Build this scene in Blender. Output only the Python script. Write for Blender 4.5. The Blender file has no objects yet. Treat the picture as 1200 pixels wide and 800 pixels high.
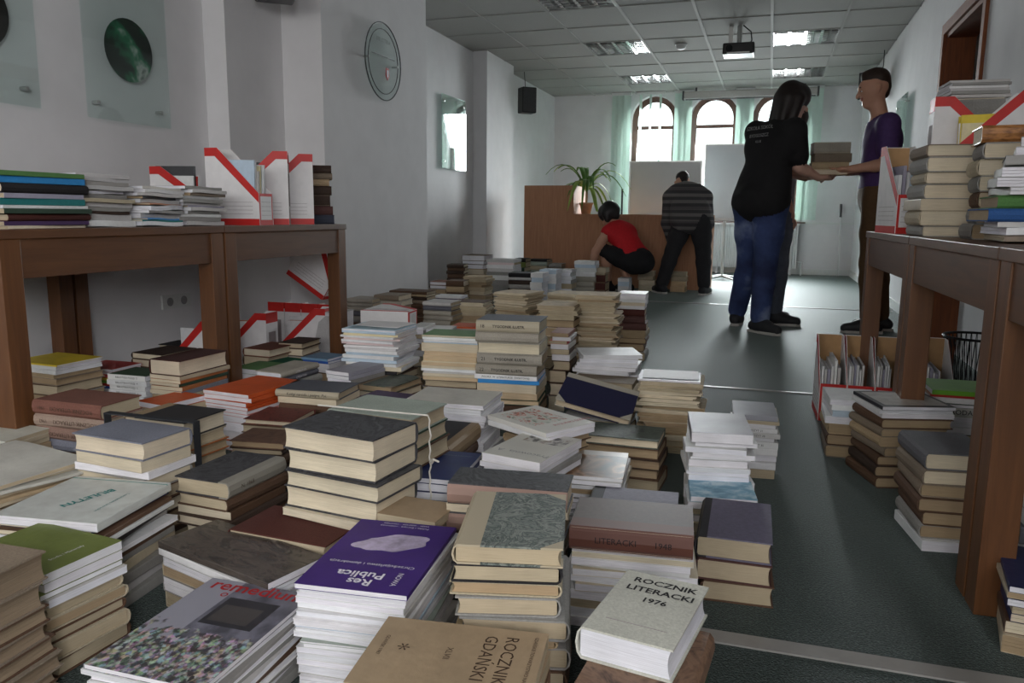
import bpy, bmesh, math, random
import numpy as np
from mathutils import Vector, Matrix, Quaternion

S = bpy.context.scene
C = bpy.data.collections.new('reading_room'); S.collection.children.link(C)
R = math.radians

# ------------------------------------------------------------------ camera
cam = bpy.data.cameras.new('camera'); co = bpy.data.objects.new('camera', cam); C.objects.link(co)
cam.sensor_width = 36.0; cam.lens = 920.0 / 1200.0 * 36.0; cam.clip_start = .05; cam.clip_end = 200
YAW, PIT, ROL = R(17.933), R(9.206), R(.547)
fw = Vector((-math.sin(YAW)*math.cos(PIT), math.cos(YAW)*math.cos(PIT), -math.sin(PIT)))
rt = Vector((math.cos(YAW), math.sin(YAW), 0)); up = rt.cross(fw)
rt2 = math.cos(ROL)*rt + math.sin(ROL)*up; up2 = -math.sin(ROL)*rt + math.cos(ROL)*up
co.matrix_world = Matrix(((rt2.x, up2.x, -fw.x, 0), (rt2.y, up2.y, -fw.y, 0), (rt2.z, up2.z, -fw.z, .80), (0, 0, 0, 1)))
S.camera = co

# ------------------------------------------------------------------ daylight, exposure
w = bpy.data.worlds.new('overcast_sky'); S.world = w; w.use_nodes = True
wn = w.node_tree; bg = wn.nodes['Background']; bg.inputs['Strength'].default_value = 2.8
_tc = wn.nodes.new('ShaderNodeTexCoord'); _sx = wn.nodes.new('ShaderNodeSeparateXYZ'); _cr = wn.nodes.new('ShaderNodeValToRGB')   # bright overcast sky, darker ground below the horizon
wn.links.new(_tc.outputs['Generated'], _sx.inputs[0]); wn.links.new(_sx.outputs[2], _cr.inputs[0]); wn.links.new(_cr.outputs[0], bg.inputs['Color'])
_cr.color_ramp.elements[0].position = 0.0; _cr.color_ramp.elements[0].color = (.30, .32, .33, 1); _cr.color_ramp.elements[1].position = .02; _cr.color_ramp.elements[1].color = (.92, .97, 1.0, 1)
S.view_settings.view_transform = 'Standard'; S.view_settings.look = 'None'
S.view_settings.exposure = 0.0; S.view_settings.gamma = 1.0; S.view_settings.use_curve_mapping = False
def daylight(name, loc, rot, sx, sy, watts, col=(.92, .97, 1.0)):
    l = bpy.data.lights.new(name, 'AREA'); l.shape = 'RECTANGLE'; l.size = sx; l.size_y = sy; l.energy = watts; l.color = col
    o = bpy.data.objects.new(name, l); C.objects.link(o); o.location = loc; o.rotation_euler = rot
    return o
WX = (-1.69, -.84, .01)          # centres of the three far windows
FARW, REARW, SIDEW = 95, 25, 90
for k, x in enumerate(WX):       # daylight coming in through the far windows
    daylight('window_daylight', (x, 12.06, 1.62), (R(-60), 0, 0), .62, 1.6, FARW).data.spread = R(102)
for k, x in enumerate((-2.1, -.1)):   # lamps added at unseen rear windows to brighten the near books
    daylight('added_rear_light', (x, -2.88, 1.75), (R(68), 0, 0), 1.2, 1.2, REARW, (1.0, .97, .93))
daylight('added_side_light', (1.06, -1.7, 1.65), (R(90-15), 0, R(90)), 1.3, 1.2, SIDEW, (.98, .97, 1.0))   # lamp added at an unseen right-wall window to brighten the left wall
S.cycles.max_bounces = 7; S.cycles.diffuse_bounces = 4; S.cycles.glossy_bounces = 3; S.cycles.transmission_bounces = 5
S.cycles.sample_clamp_indirect = 6.0; S.cycles.caustics_reflective = False; S.cycles.caustics_refractive = False

# ------------------------------------------------------------------ colours and materials
def lin(v): v /= 255.0; return v/12.92 if v <= .04045 else ((v+.055)/1.055)**2.4
def rgb(*c): return (lin(c[0]), lin(c[1]), lin(c[2]), 1)
PAL = dict(beige=(190,177,152), black=(40,38,40), blue=(50,90,170), bluecover=(130,170,190), bluegrey=(128,130,142), brown=(96,72,56),
 brownred=(140,84,66), cream=(218,205,180), dkbrown=(68,54,46), dkgreen=(52,72,58), dkgrey=(70,70,72), emerald=(20,92,66), green=(84,128,70),
 grey=(150,148,144), greycloth=(168,162,150), kraft=(168,146,118), leather=(160,108,58), lilac=(160,158,176), lilacgrey=(158,158,170), lime=(110,170,50),
 litbrown=(112,74,62), ltblue=(190,208,224), ltgrey=(200,198,196), maroon=(84,44,38), maroonbrown=(92,62,58), maroondark=(72,40,36), navy=(38,44,84),
 navygrey=(62,66,80), navysheen=(44,56,104), offwhite=(214,210,200), olive=(112,124,62), orange=(206,88,40), orangebrown=(176,106,60), palegreen=(164,174,162),
 palegrey=(204,204,194), paleteal=(202,208,206), paper=(214,198,170), peach=(216,188,150), pink=(206,130,120), pinkbeige=(164,142,128), pinkbrown=(150,120,108),
 pinkspine=(152,124,112), pinkwhite=(228,208,206), plum=(72,50,88), purple=(66,36,120), red=(186,44,36), redbrown=(126,84,72), redbrown2=(124,76,60),
 royalblue=(48,90,150), silver=(186,186,188), skyblue=(52,140,206), slate=(98,98,106), slatebook=(104,104,108), slatetop=(168,160,140), steelblue=(116,150,180),
 tan=(182,160,128), taupe=(136,122,106), teal=(34,120,120), white=(232,232,232), whitegreen=(226,228,224), yellow=(226,200,60), yellowwhite=(236,224,180),
 darklilac=(112,108,126), polska=(196,196,190), pracw=(214,212,204), shade=(150,132,110), framed=(214,212,206))
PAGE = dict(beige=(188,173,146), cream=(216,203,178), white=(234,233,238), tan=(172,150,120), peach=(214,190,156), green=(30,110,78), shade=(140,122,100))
def mat(name):
    m = bpy.data.materials.new(name); m.use_nodes = True
    return m, m.node_tree, m.node_tree.nodes['Principled BSDF']
def N(nt, t, **kw):
    n = nt.nodes.new(t)
    for k, v in kw.items(): setattr(n, k, v)
    return n
def noise(nt, scale, detail=3, vec=None, rough=.55, dist=0):
    n = N(nt, 'ShaderNodeTexNoise'); n.inputs['Scale'].default_value = scale; n.inputs['Detail'].default_value = detail
    n.inputs['Roughness'].default_value = rough; n.inputs['Distortion'].default_value = dist
    if vec is not None: nt.links.new(vec, n.inputs['Vector'])
    return n
def mapr(nt, src, a, b, c, d):
    n = N(nt, 'ShaderNodeMapRange'); nt.links.new(src, n.inputs['Value'])
    for k, v in zip(('From Min', 'From Max', 'To Min', 'To Max'), (a, b, c, d)): n.inputs[k].default_value = v
    return n.outputs['Result']
def math_(nt, op, a, b=None):
    n = N(nt, 'ShaderNodeMath', operation=op)
    for i, v in enumerate((a, b)):
        if v is None: continue
        if isinstance(v, (int, float)): n.inputs[i].default_value = v
        else: nt.links.new(v, n.inputs[i])
    return n.outputs[0]
def mixc(nt, fac, a, b, blend='MIX'):
    n = N(nt, 'ShaderNodeMix', data_type='RGBA', blend_type=blend)
    for i, v in ((0, fac), (6, a), (7, b)):
        if isinstance(v, (int, float)): n.inputs[i].default_value = v
        elif isinstance(v, tuple): n.inputs[i].default_value = v
        else: nt.links.new(v, n.inputs[i])
    return n.outputs[2]
def ramp(nt, src, stops):
    n = N(nt, 'ShaderNodeValToRGB'); nt.links.new(src, n.inputs[0]); e = n.color_ramp.elements
    while len(e) < len(stops): e.new(.5)
    for q, (p, c) in zip(e, stops): q.position = p; q.color = c
    return n.outputs[0]
def bump(nt, b, src, strength=.2, dist=.01):
    n = N(nt, 'ShaderNodeBump'); n.inputs['Strength'].default_value = strength; n.inputs['Distance'].default_value = dist
    nt.links.new(src, n.inputs['Height']); nt.links.new(n.outputs[0], b.inputs['Normal'])
def objcoord(nt): return N(nt, 'ShaderNodeTexCoord').outputs['Object']
def gencoord(nt): return N(nt, 'ShaderNodeTexCoord').outputs['Generated']
def scaled(nt, vec, s):
    n = N(nt, 'ShaderNodeMapping'); n.inputs['Scale'].default_value = s; nt.links.new(vec, n.inputs['Vector']); return n.outputs[0]
M = {}
def plain(name, col, rough=.6, var=.12, scale=30, metal=0, bumps=0, spec=.4):
    m, nt, b = mat(name); c = rgb(*col)
    n = noise(nt, scale, 4, objcoord(nt))
    v = mapr(nt, n.outputs[0], .3, .7, 1-var, 1+var)
    nt.links.new(mixc(nt, 1.0, c, v, 'MULTIPLY'), b.inputs['Base Color'])
    b.inputs['Roughness'].default_value = rough; b.inputs['Metallic'].default_value = metal; b.inputs['Specular IOR Level'].default_value = spec
    if bumps: bump(nt, b, n.outputs[0], bumps)
    M[name] = m; return m
def tinted(name, rough, var, vscale, streak=None, spec=.3):      # colour comes from the object's own colour
    m, nt, b = mat(name); oi = N(nt, 'ShaderNodeObjectInfo'); oc = objcoord(nt)
    n = noise(nt, vscale, 5, oc if streak is None else scaled(nt, oc, streak))
    v = mapr(nt, n.outputs[0], .3, .7, 1-var, 1+var*.6)
    n2 = noise(nt, 9, 3, oc); v2 = mapr(nt, n2.outputs[0], .3, .75, .86, 1.05)
    c = mixc(nt, 1.0, oi.outputs['Color'], v, 'MULTIPLY'); c = mixc(nt, 1.0, c, v2, 'MULTIPLY')
    nt.links.new(c, b.inputs['Base Color']); b.inputs['Roughness'].default_value = rough; b.inputs['Specular IOR Level'].default_value = spec
    bump(nt, b, n.outputs[0], .25, .004)
    M[name] = m
tinted('cloth', .78, .16, 260)
tinted('card', .5, .06, 60, spec=.4)
tinted('gloss', .45, .05, 14, spec=.3)
tinted('pages', .85, .22, 3, streak=(6, 6, 700))
tinted('ragged', .9, .24, 3, streak=(8, 8, 500))
def marbled(nt, cols, scale, dist, vec=None):
    n = noise(nt, scale, 5, vec or objcoord(nt), .6, dist); return ramp(nt, n.outputs[0], [(p, rgb(*c)) for p, c in cols])
MARB = dict(marble=([(.3,(30,36,36)),(.42,(120,128,122)),(.5,(60,70,68)),(.58,(136,142,134)),(.7,(50,58,58))], 22, 2.5),
 darkmarble=([(.3,(26,26,30)),(.46,(70,70,74)),(.55,(36,36,40)),(.68,(84,84,88))], 9, 3.5),
 greenmarb=([(.3,(46,54,50)),(.5,(88,96,86)),(.7,(40,46,44))], 30, 1.0),
 redmarble=([(.3,(60,26,24)),(.5,(118,58,50)),(.65,(66,30,28))], 60, 1.5),
 brownmarble=([(.3,(84,62,48)),(.5,(128,100,80)),(.7,(72,54,44))], 16, 3.0),
 brownleather=([(.3,(74,54,46)),(.55,(112,84,68)),(.75,(82,60,50))], 18, 1.0))
def board(name, cols=None, flat=None, spine=None, strip=.2, corners=False, rough=.6):
    m, nt, b = mat(name)
    if cols: c = marbled(nt, *cols)
    else:
        n = noise(nt, 120, 4, objcoord(nt)); c = mixc(nt, 1.0, rgb(*flat), mapr(nt, n.outputs[0], .3, .7, .85, 1.1), 'MULTIPLY')
    if spine:
        sx = N(nt, 'ShaderNodeSeparateXYZ'); nt.links.new(gencoord(nt), sx.inputs[0])
        k = math_(nt, 'LESS_THAN', sx.outputs[0], strip)
        if corners:
            y = math_(nt, 'MINIMUM', sx.outputs[1], math_(nt, 'SUBTRACT', 1.0, sx.outputs[1]))
            q = math_(nt, 'ADD', math_(nt, 'SUBTRACT', 1.0, sx.outputs[0]), math_(nt, 'MULTIPLY', y, 1.5))
            k = math_(nt, 'MAXIMUM', k, math_(nt, 'LESS_THAN', q, .2))
        c = mixc(nt, k, c, rgb(*spine))
    nt.links.new(c, b.inputs['Base Color']); b.inputs['Roughness'].default_value = rough
    M[name] = m
for k_, v_ in MARB.items(): board(k_, cols=v_)
board('qblack', flat=(36,34,36), spine=(150,128,100), strip=.2)
board('qdarkmarble', cols=MARB['darkmarble'], spine=(140,136,126), strip=.2)
board('qmarble', cols=MARB['marble'], spine=(176,164,140), strip=.26, corners=True)
board('qgreenmarb', cols=MARB['greenmarb'], spine=(120,104,84), strip=.18, corners=True)
board('klilac', flat=(136,134,150), spine=(48,48,54), strip=.17)
board('kdarklilac', flat=(106,102,122), spine=(34,33,38), strip=.16)
board('navyalbum', flat=(30,30,62), spine=(170,164,150), strip=.2, corners=True)
board('pinkspine', cols=MARB['darkmarble'], spine=(152,124,112), strip=.06)
board('slatetop', flat=(92,96,106), spine=(176,166,144), strip=.05)
board('whitegreen', flat=(60,84,60), spine=(228,228,224), strip=.04)
board('litbrown', flat=(88,70,64), spine=(98,62,52), strip=.3, rough=.5)
def picture(name, fn, rough=.3):
    m, nt, b = mat(name); g = gencoord(nt); sx = N(nt, 'ShaderNodeSeparateXYZ'); nt.links.new(g, sx.inputs[0])
    nt.links.new(fn(nt, g, sx.outputs[0], sx.outputs[1]), b.inputs['Base Color']); b.inputs['Roughness'].default_value = rough
    M[name] = m
def boxmask(nt, x, y, x0, x1, y0, y1):
    a = math_(nt, 'MULTIPLY', math_(nt, 'GREATER_THAN', x, x0), math_(nt, 'LESS_THAN', x, x1))
    b = math_(nt, 'MULTIPLY', math_(nt, 'GREATER_THAN', y, y0), math_(nt, 'LESS_THAN', y, y1))
    return math_(nt, 'MULTIPLY', a, b)
def crowd(nt, g, x, y):        # festival photograph: stage roof above, audience below
    v = N(nt, 'ShaderNodeTexVoronoi'); v.inputs['Scale'].default_value = 34; nt.links.new(g, v.inputs['Vector'])
    hsv = N(nt, 'ShaderNodeHueSaturation'); hsv.inputs['Saturation'].default_value = .45; hsv.inputs['Value'].default_value = .62; nt.links.new(v.outputs['Color'], hsv.inputs['Color'])
    sky = mixc(nt, mapr(nt, noise(nt, 5, 3, g).outputs[0], .35, .65, 0, 1), rgb(74,74,84), rgb(120,120,134))
    roof = mixc(nt, boxmask(nt, x, y, .38, .86, .52, .82), sky, rgb(46,46,52))
    roof = mixc(nt, boxmask(nt, x, y, .42, .78, .56, .74), roof, rgb(70,66,66))
    roof = mixc(nt, boxmask(nt, x, y, 0, .34, .3, 1), roof, rgb(150,150,162))
    k = mapr(nt, math_(nt, 'ADD', y, mapr(nt, noise(nt, 9, 2, g).outputs[0], .3, .7, -.1, .1)), .4, .44, 1, 0)
    return mixc(nt, k, roof, mixc(nt, mapr(nt, noise(nt, 16, 4, g).outputs[0], .42, .58, .1, .9), hsv.outputs[0], rgb(44,42,46)))
picture('photoa', crowd)
picture('photob', lambda nt, g, x, y: ramp(nt, noise(nt, 4, 6, g, .6, .8).outputs[0], [(.3, rgb(40,38,36)), (.5, rgb(86,78,72)), (.62, rgb(52,48,46)), (.75, rgb(128,120,112))]), .25)
picture('photoc', lambda nt, g, x, y: mixc(nt, boxmask(nt, x, y, .06, 1, 0, .82), rgb(170,160,148), ramp(nt, noise(nt, 2.2, 3, g, .5, .6).outputs[0], [(.35, rgb(48,38,32)), (.48, rgb(110,82,60)), (.56, rgb(170,138,110)), (.66, rgb(74,58,48))])))
def drawing(nt, g, x, y):
    c = mixc(nt, boxmask(nt, x, y, .14, .82, .3, .92), rgb(216,214,208), ramp(nt, noise(nt, 5, 4, g, .6, 1.6).outputs[0], [(.34, rgb(70,96,60)), (.43, rgb(196,200,190)), (.53, rgb(214,212,206)), (.58, rgb(196,84,40)), (.64, rgb(60,46,40)), (.72, rgb(200,190,170))]))
    return c
picture('drawing', drawing)
picture('sky', lambda nt, g, x, y: ramp(nt, noise(nt, 3.2, 5, g, .6, .5).outputs[0], [(.35, rgb(70,130,160)), (.5, rgb(120,172,196)), (.65, rgb(190,212,222))]))
picture('pracw', lambda nt, g, x, y: mixc(nt, boxmask(nt, x, y, .2, .92, .62, .9), rgb(206,204,196), ramp(nt, noise(nt, 5, 3, g).outputs[0], [(.4, rgb(44,42,40)), (.52, rgb(200,198,192)), (.66, rgb(120,100,80))])))
picture('framed', lambda nt, g, x, y: mixc(nt, boxmask(nt, x, y, .08, .95, .1, .93), rgb(44,44,50), mixc(nt, mapr(nt, noise(nt, 6, 3, g).outputs[0], .4, .6, 0, 1), rgb(196,194,188), rgb(176,172,166))))
picture('bluecover', lambda nt, g, x, y: mixc(nt, boxmask(nt, x, y, .06, .94, .1, .92), rgb(186,216,232), ramp(nt, noise(nt, 3, 3, g).outputs[0], [(.4, rgb(104,140,156)), (.6, rgb(140,176,190))])))
picture('paleteal', lambda nt, g, x, y: mixc(nt, boxmask(nt, x, y, 0, 1, .045, .06), mixc(nt, mapr(nt, noise(nt, 6, 4, g).outputs[0], .35, .7, 0, 1), rgb(206,210,206), rgb(188,190,186)), rgb(60,140,130)), .45)
picture('leather', lambda nt, g, x, y: ramp(nt, noise(nt, 6, 5, g).outputs[0], [(.35, rgb(120,76,40)), (.6, rgb(176,120,66))]), .4)
PICT = set(('photoa','photob','photoc','drawing','sky','pracw','framed','bluecover','paleteal','leather'))
def wood(name, c1, c2, vert=False, rough=.42):
    m, nt, b = mat(name); oc = objcoord(nt)
    n = noise(nt, 5, 6, scaled(nt, oc, (9, 9, .7) if vert else (9, .7, 9)), .6, .6)
    nt.links.new(ramp(nt, n.outputs[0], [(.3, rgb(*c1)), (.7, rgb(*c2))]), b.inputs['Base Color'])
    b.inputs['Roughness'].default_value = rough; bump(nt, b, n.outputs[0], .08, .003); M[name] = m
wood('table_wood', (82,51,30), (102,67,40)); wood('table_leg', (88,54,29), (110,71,40), True)
wood('door_wood', (104,56,30), (138,78,42), True, .75); wood('counter_wood', (166,118,88), (184,134,102), True, .75)
wood('window_wood', (66,44,36), (92,62,50), True)
plain('wall', (222,221,222), .9, .035, 5, bumps=.05); plain('plaster_white', (224,222,224), .9, .03, 6)
plain('ceiling_panel', (166,166,161), .95, .05, 160, bumps=.1); plain('tbar', (196,197,193), .8, .03, spec=.1)
plain('gap', (120,120,118), .9); plain('trim_white', (216,218,216), .5, .03)
plain('metal', (190,190,188), .3, .05, metal=.9); plain('mirror_metal', (214,214,214), .16, .03, metal=1.0)
plain('black_plastic', (26,26,28), .4, .1); plain('dark_grey', (62,62,64), .6); plain('screen', (24,26,30), .15)
plain('radiator', (226,228,228), .4, .03)
plain('whiteboard', (206,210,212), .3, .03, 4); plain('cork', (150,150,150), .8, .06)
plain('red_print', (196,42,38), .5, .05); plain('file_white', (228,226,226), .55, .04); plain('kraft_board', (172,136,96), .8, .08)
plain('line_grey', (150,140,140), .7); plain('ink', (34,32,34), .8, .05); plain('ink_red', (170,36,40), .6); plain('ink_teal', (52,128,124), .7); plain('ink_white', (226,222,230), .6); plain('ink_brown', (74,56,44), .8)
plain('ink_grey', (150,150,150), .7)
plain('leaf', (84,124,52), .45, .25, 8); plain('leaf_light', (150,176,84), .45, .2, 8); plain('terracotta', (186,150,122), .8); plain('soil', (50,40,34), .95)
plain('skin', (198,150,126), .55, .06, 12); plain('skin_pale', (206,164,146), .55, .06, 12); plain('hair_black', (22,18,18), .5, .2, 60); plain('hair_brown', (52,38,30), .6, .2, 60); plain('hair_dark', (34,26,24), .5, .2, 60)
plain('black_tee', (24,23,25), .85, .12, 40); plain('purple_tee', (76,54,104), .8, .1, 40); plain('red_top', (196,26,36), .75, .08, 40); plain('black_cloth', (26,25,28), .85, .12, 40)
plain('brown_trousers', (92,68,44), .85, .1, 40); plain('grey_jeans', (86,92,104), .85, .12, 30); plain('dark_trousers', (44,43,46), .85, .1, 40); plain('grey_top', (90, 90, 96), .85, .1, 40)
plain('shoe_dark', (40,40,44), .6, .1); plain('sole', (190,186,180), .6); plain('eye_white', (220,218,214), .3); plain('lip', (164,104,92), .5)
plain('strap_black', (40,42,46), .6); plain('twine', (206,202,192), .8); plain('brass', (150,130,90), .3, metal=.9)
def jeans():
    m, nt, b = mat('blue_jeans'); n = noise(nt, 3, 4, objcoord(nt)); n2 = noise(nt, 300, 2, objcoord(nt))
    c = ramp(nt, n.outputs[0], [(.35, rgb(34,44,80)), (.52, rgb(58,74,120)), (.66, rgb(132,146,178))])
    nt.links.new(mixc(nt, 1.0, c, mapr(nt, n2.outputs[0], .3, .7, .8, 1.15), 'MULTIPLY'), b.inputs['Base Color']); b.inputs['Roughness'].default_value = .85; M['blue_jeans'] = m
jeans()
def sweater():
    m, nt, b = mat('striped_sweater'); sx = N(nt, 'ShaderNodeSeparateXYZ'); nt.links.new(objcoord(nt), sx.inputs[0])
    s = math_(nt, 'SINE', math_(nt, 'MULTIPLY', sx.outputs[2], 95.0)); s2 = math_(nt, 'SINE', math_(nt, 'MULTIPLY', sx.outputs[2], 37.0))
    c = mixc(nt, mapr(nt, s, -.2, .2, 0, 1), rgb(66,64,66), rgb(112,108,106)); c = mixc(nt, mapr(nt, s2, .3, .7, 0, .6), c, rgb(58,54,58))
    nt.links.new(c, b.inputs['Base Color']); b.inputs['Roughness'].default_value = .95; M['striped_sweater'] = m
sweater()
def carpet():
    m, nt, b = mat('carpet'); oc = objcoord(nt); n = noise(nt, 170, 5, oc, .75); n2 = noise(nt, 3, 3, oc); n3 = noise(nt, 240, 3, oc)
    c = ramp(nt, n.outputs[0], [(.38, rgb(20,27,26)), (.52, rgb(36,46,44)), (.64, rgb(74,88,84))])
    c = mixc(nt, 1.0, c, mapr(nt, n2.outputs[0], .3, .7, .86, 1.1), 'MULTIPLY'); nt.links.new(c, b.inputs['Base Color'])
    b.inputs['Roughness'].default_value = .55; b.inputs['Specular IOR Level'].default_value = .14; b.inputs['Sheen Weight'].default_value = .4; b.inputs['Sheen Roughness'].default_value = .35; b.inputs['Sheen Tint'].default_value = rgb(190,205,200); bump(nt, b, n3.outputs[0], .6, .006); M['carpet'] = m
carpet()
def blindm():
    m = bpy.data.materials.new('blind'); m.use_nodes = True; nt = m.node_tree; b = nt.nodes['Principled BSDF']; o = nt.nodes['Material Output']
    n = noise(nt, 8, 3, objcoord(nt)); c = mixc(nt, 1.0, rgb(212,226,219), mapr(nt, n.outputs[0], .3, .7, .95, 1.03), 'MULTIPLY'); nt.links.new(c, b.inputs['Base Color']); b.inputs['Roughness'].default_value = .7
    t = N(nt, 'ShaderNodeBsdfTranslucent'); nt.links.new(c, t.inputs[0]); mx = N(nt, 'ShaderNodeMixShader'); mx.inputs[0].default_value = .45
    nt.links.new(b.outputs[0], mx.inputs[1]); nt.links.new(t.outputs[0], mx.inputs[2]); nt.links.new(mx.outputs[0], o.inputs[0]); M['blind'] = m
blindm()
plain('screen_case', (150,147,142), .5, .04)
def glassm(name, tint, rough=.02, alpha=.25):     # thin clear pane: mostly see-through with a mirror sheen
    m = bpy.data.materials.new(name); m.use_nodes = True; nt = m.node_tree; nt.nodes.clear()
    o = N(nt, 'ShaderNodeOutputMaterial'); t = N(nt, 'ShaderNodeBsdfTransparent'); t.inputs[0].default_value = tint
    g = N(nt, 'ShaderNodeBsdfGlossy'); g.inputs['Roughness'].default_value = rough; g.inputs[0].default_value = (1, 1, 1, 1)
    lw = N(nt, 'ShaderNodeLayerWeight'); lw.inputs[0].default_value = .5; mx = N(nt, 'ShaderNodeMixShader')
    nt.links.new(math_(nt, 'ADD', math_(nt, 'MULTIPLY', math_(nt, 'POWER', lw.outputs['Facing'], 5.0), .6), alpha), mx.inputs[0]); nt.links.new(t.outputs[0], mx.inputs[1]); nt.links.new(g.outputs[0], mx.inputs[2]); nt.links.new(mx.outputs[0], o.inputs[0]); M[name] = m
glassm('window_glass', (.97, 1, .99, 1), .01, .03); glassm('panel_glass', (.93, .97, .96, 1), .03, .05); glassm('mirror_glass', (.8, .9, .87, 1), .03, .3)

# ------------------------------------------------------------------ helpers
def tag(o, label=None, cat=None, group=None, kind=None):
    if label: o['label'] = label
    if cat: o['category'] = cat
    if group: o['group'] = group
    if kind: o['kind'] = kind
    return o
def empty(name, loc=(0, 0, 0), rz=0.0):
    o = bpy.data.objects.new(name, None); C.objects.link(o); o.location = loc; o.rotation_euler = (0, 0, rz); o.empty_display_size = .05
    return o
def link(name, me, m=None, parent=None):
    o = bpy.data.objects.new(name, me); C.objects.link(o)
    if m is not None and not me.materials: me.materials.append(M[m] if isinstance(m, str) else m)
    if parent is not None: o.parent = parent
    return o
class MB:
    def __init__(s): s.v = []; s.f = []
    def box(s, x0, x1, y0, y1, z0, z1):
        n = len(s.v); s.v += [(x0,y0,z0),(x1,y0,z0),(x1,y1,z0),(x0,y1,z0),(x0,y0,z1),(x1,y0,z1),(x1,y1,z1),(x0,y1,z1)]
        s.f += [tuple(n+i for i in q) for q in ((0,3,2,1),(4,5,6,7),(0,1,5,4),(1,2,6,5),(2,3,7,6),(3,0,4,7))]; return s
    def prism(s, poly, a0, a1, axis='y'):        # poly of 2-D points extruded along an axis
        n = len(s.v); k = len(poly)
        def P(p, a): return {'y': (p[0], a, p[1]), 'x': (a, p[0], p[1]), 'z': (p[0], p[1], a)}[axis]
        s.v += [P(p, a0) for p in poly] + [P(p, a1) for p in poly]
        s.f += [tuple(n+i for i in range(k)), tuple(n+k+i for i in reversed(range(k)))]
        s.f += [(n+i, n+k+i, n+k+(i+1) % k, n+(i+1) % k) for i in range(k)]; return s
    def tube(s, pts, r, seg=8, r2=None, cap=True):
        pts = [Vector(p) for p in pts]; n0 = len(s.v); k = len(pts)
        ref = Vector((0, 0, 1))
        for i, p in enumerate(pts):
            t = (pts[min(i+1, k-1)]-pts[max(i-1, 0)]).normalized()
            a = t.cross(ref if abs(t.z) < .9 else Vector((1, 0, 0))).normalized(); b = t.cross(a)
            rr = r if r2 is None else r+(r2-r)*i/(k-1)
            for j in range(seg):
                q = p+rr*(math.cos(2*math.pi*j/seg)*a+math.sin(2*math.pi*j/seg)*b); s.v.append(tuple(q))
        for i in range(k-1):
            for j in range(seg):
                s.f.append((n0+i*seg+j, n0+i*seg+(j+1) % seg, n0+(i+1)*seg+(j+1) % seg, n0+(i+1)*seg+j))
        if cap: s.f += [tuple(n0+j for j in reversed(range(seg))), tuple(n0+(k-1)*seg+j for j in range(seg))]
        return s
    def lathe(s, prof, c=(0, 0, 0), seg=20):
        n0 = len(s.v); k = len(prof)
        for r, z in prof:
            for j in range(seg): s.v.append((c[0]+r*math.cos(2*math.pi*j/seg), c[1]+r*math.sin(2*math.pi*j/seg), c[2]+z))
        for i in range(k-1):
            for j in range(seg): s.f.append((n0+i*seg+j, n0+i*seg+(j+1) % seg, n0+(i+1)*seg+(j+1) % seg, n0+(i+1)*seg+j))
        s.f += [tuple(n0+j for j in reversed(range(seg))), tuple(n0+(k-1)*seg+j for j in range(seg))]; return s
    def mesh(s, name, fix=True):
        me = bpy.data.meshes.new(name); me.from_pydata(s.v, [], s.f)
        if fix:
            bm = bmesh.new(); bm.from_mesh(me); bmesh.ops.recalc_face_normals(bm, faces=bm.faces); bm.to_mesh(me); bm.free()
        me.update(); return me
    def build(s, name, m, parent=None, smooth=False):
        me = s.mesh(name)
        if smooth:
            for p in me.polygons: p.use_smooth = True
        return link(name, me, m, parent)
def struct(o): o['kind'] = 'structure'; return o
def bevel(o, wd=.004, seg=2):
    b = o.modifiers.new('bevel', 'BEVEL'); b.width = wd; b.segments = seg; b.limit_method = 'ANGLE'; return o
_fc = {}
def text_mesh(txt, size, align='CENTER', bold=0.0, shear=0.0):
    cu = bpy.data.curves.new('lettering', 'FONT'); cu.body = txt; cu.size = size; cu.align_x = align; cu.align_y = 'CENTER'; cu.offset = bold; cu.shear = shear; cu.resolution_u = 2
    o = bpy.data.objects.new('lettering', cu); C.objects.link(o); bpy.context.view_layer.update()
    me = bpy.data.meshes.new_from_object(o.evaluated_get(bpy.context.evaluated_depsgraph_get()))
    bpy.data.objects.remove(o); bpy.data.curves.remove(cu); return me
def lettering(parent, txt, size, mtx, m='ink', align='CENTER', bold=0.0, shear=0.0):
    me = text_mesh(txt, size, align, bold, shear); me.materials.clear(); o = link('lettering', me, m, parent); o.matrix_local = mtx; return o
# ------------------------------------------------------------------ the room
CE = 2.54; FY = 11.8
struct(MB().box(-3.6, 2.6, -3.2, 12.1, -.12, 0).build('floor', 'carpet'))
def wallbox(name, *b, m='wall'): return struct(MB().box(*b).build(name, m))
wl = MB().prism([(-3.5, -3.1), (-2.88, -3.1), (-2.88, 3.6), (-2.744, 3.6), (-2.744, 4.107), (-2.483, 4.107), (-2.483, 5.55), (-3.18, 5.55), (-3.18, 8.36), (-3.02, 8.36), (-3.02, 9.3), (-3.18, 9.3), (-3.18, 12.05), (-3.5, 12.05)], 0, CE+.1, 'z')
struct(wl.build('wall_left', 'wall'))
DY0, DY1, DZ = 5.27, 6.37, 2.06
SY0, SY1 = -2.4, -1.0  # span of the added side window, out of view
wr = MB().box(1.09, 1.27, -3.1, SY0, 0, CE+.1).box(1.09, 1.27, SY0, SY1, 0, 1.0).box(1.09, 1.27, SY0, SY1, 2.3, CE+.1).box(1.09, 1.27, SY1, DY0, 0, CE+.1).box(1.09, 1.27, DY1, 12.05, 0, CE+.1).box(1.09, 1.27, DY0, DY1, DZ, CE+.1)
struct(wr.build('wall_right', 'wall'))
struct(MB().box(2.2, 2.3, 4.4, 7.4, 0, CE+.1).box(1.27, 2.3, 4.3, 4.4, 0, CE+.1).box(1.27, 2.3, 7.4, 7.5, 0, CE+.1).box(1.27, 2.3, 4.3, 7.5, CE, CE+.1).build('wall_corridor', 'wall'))
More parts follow.
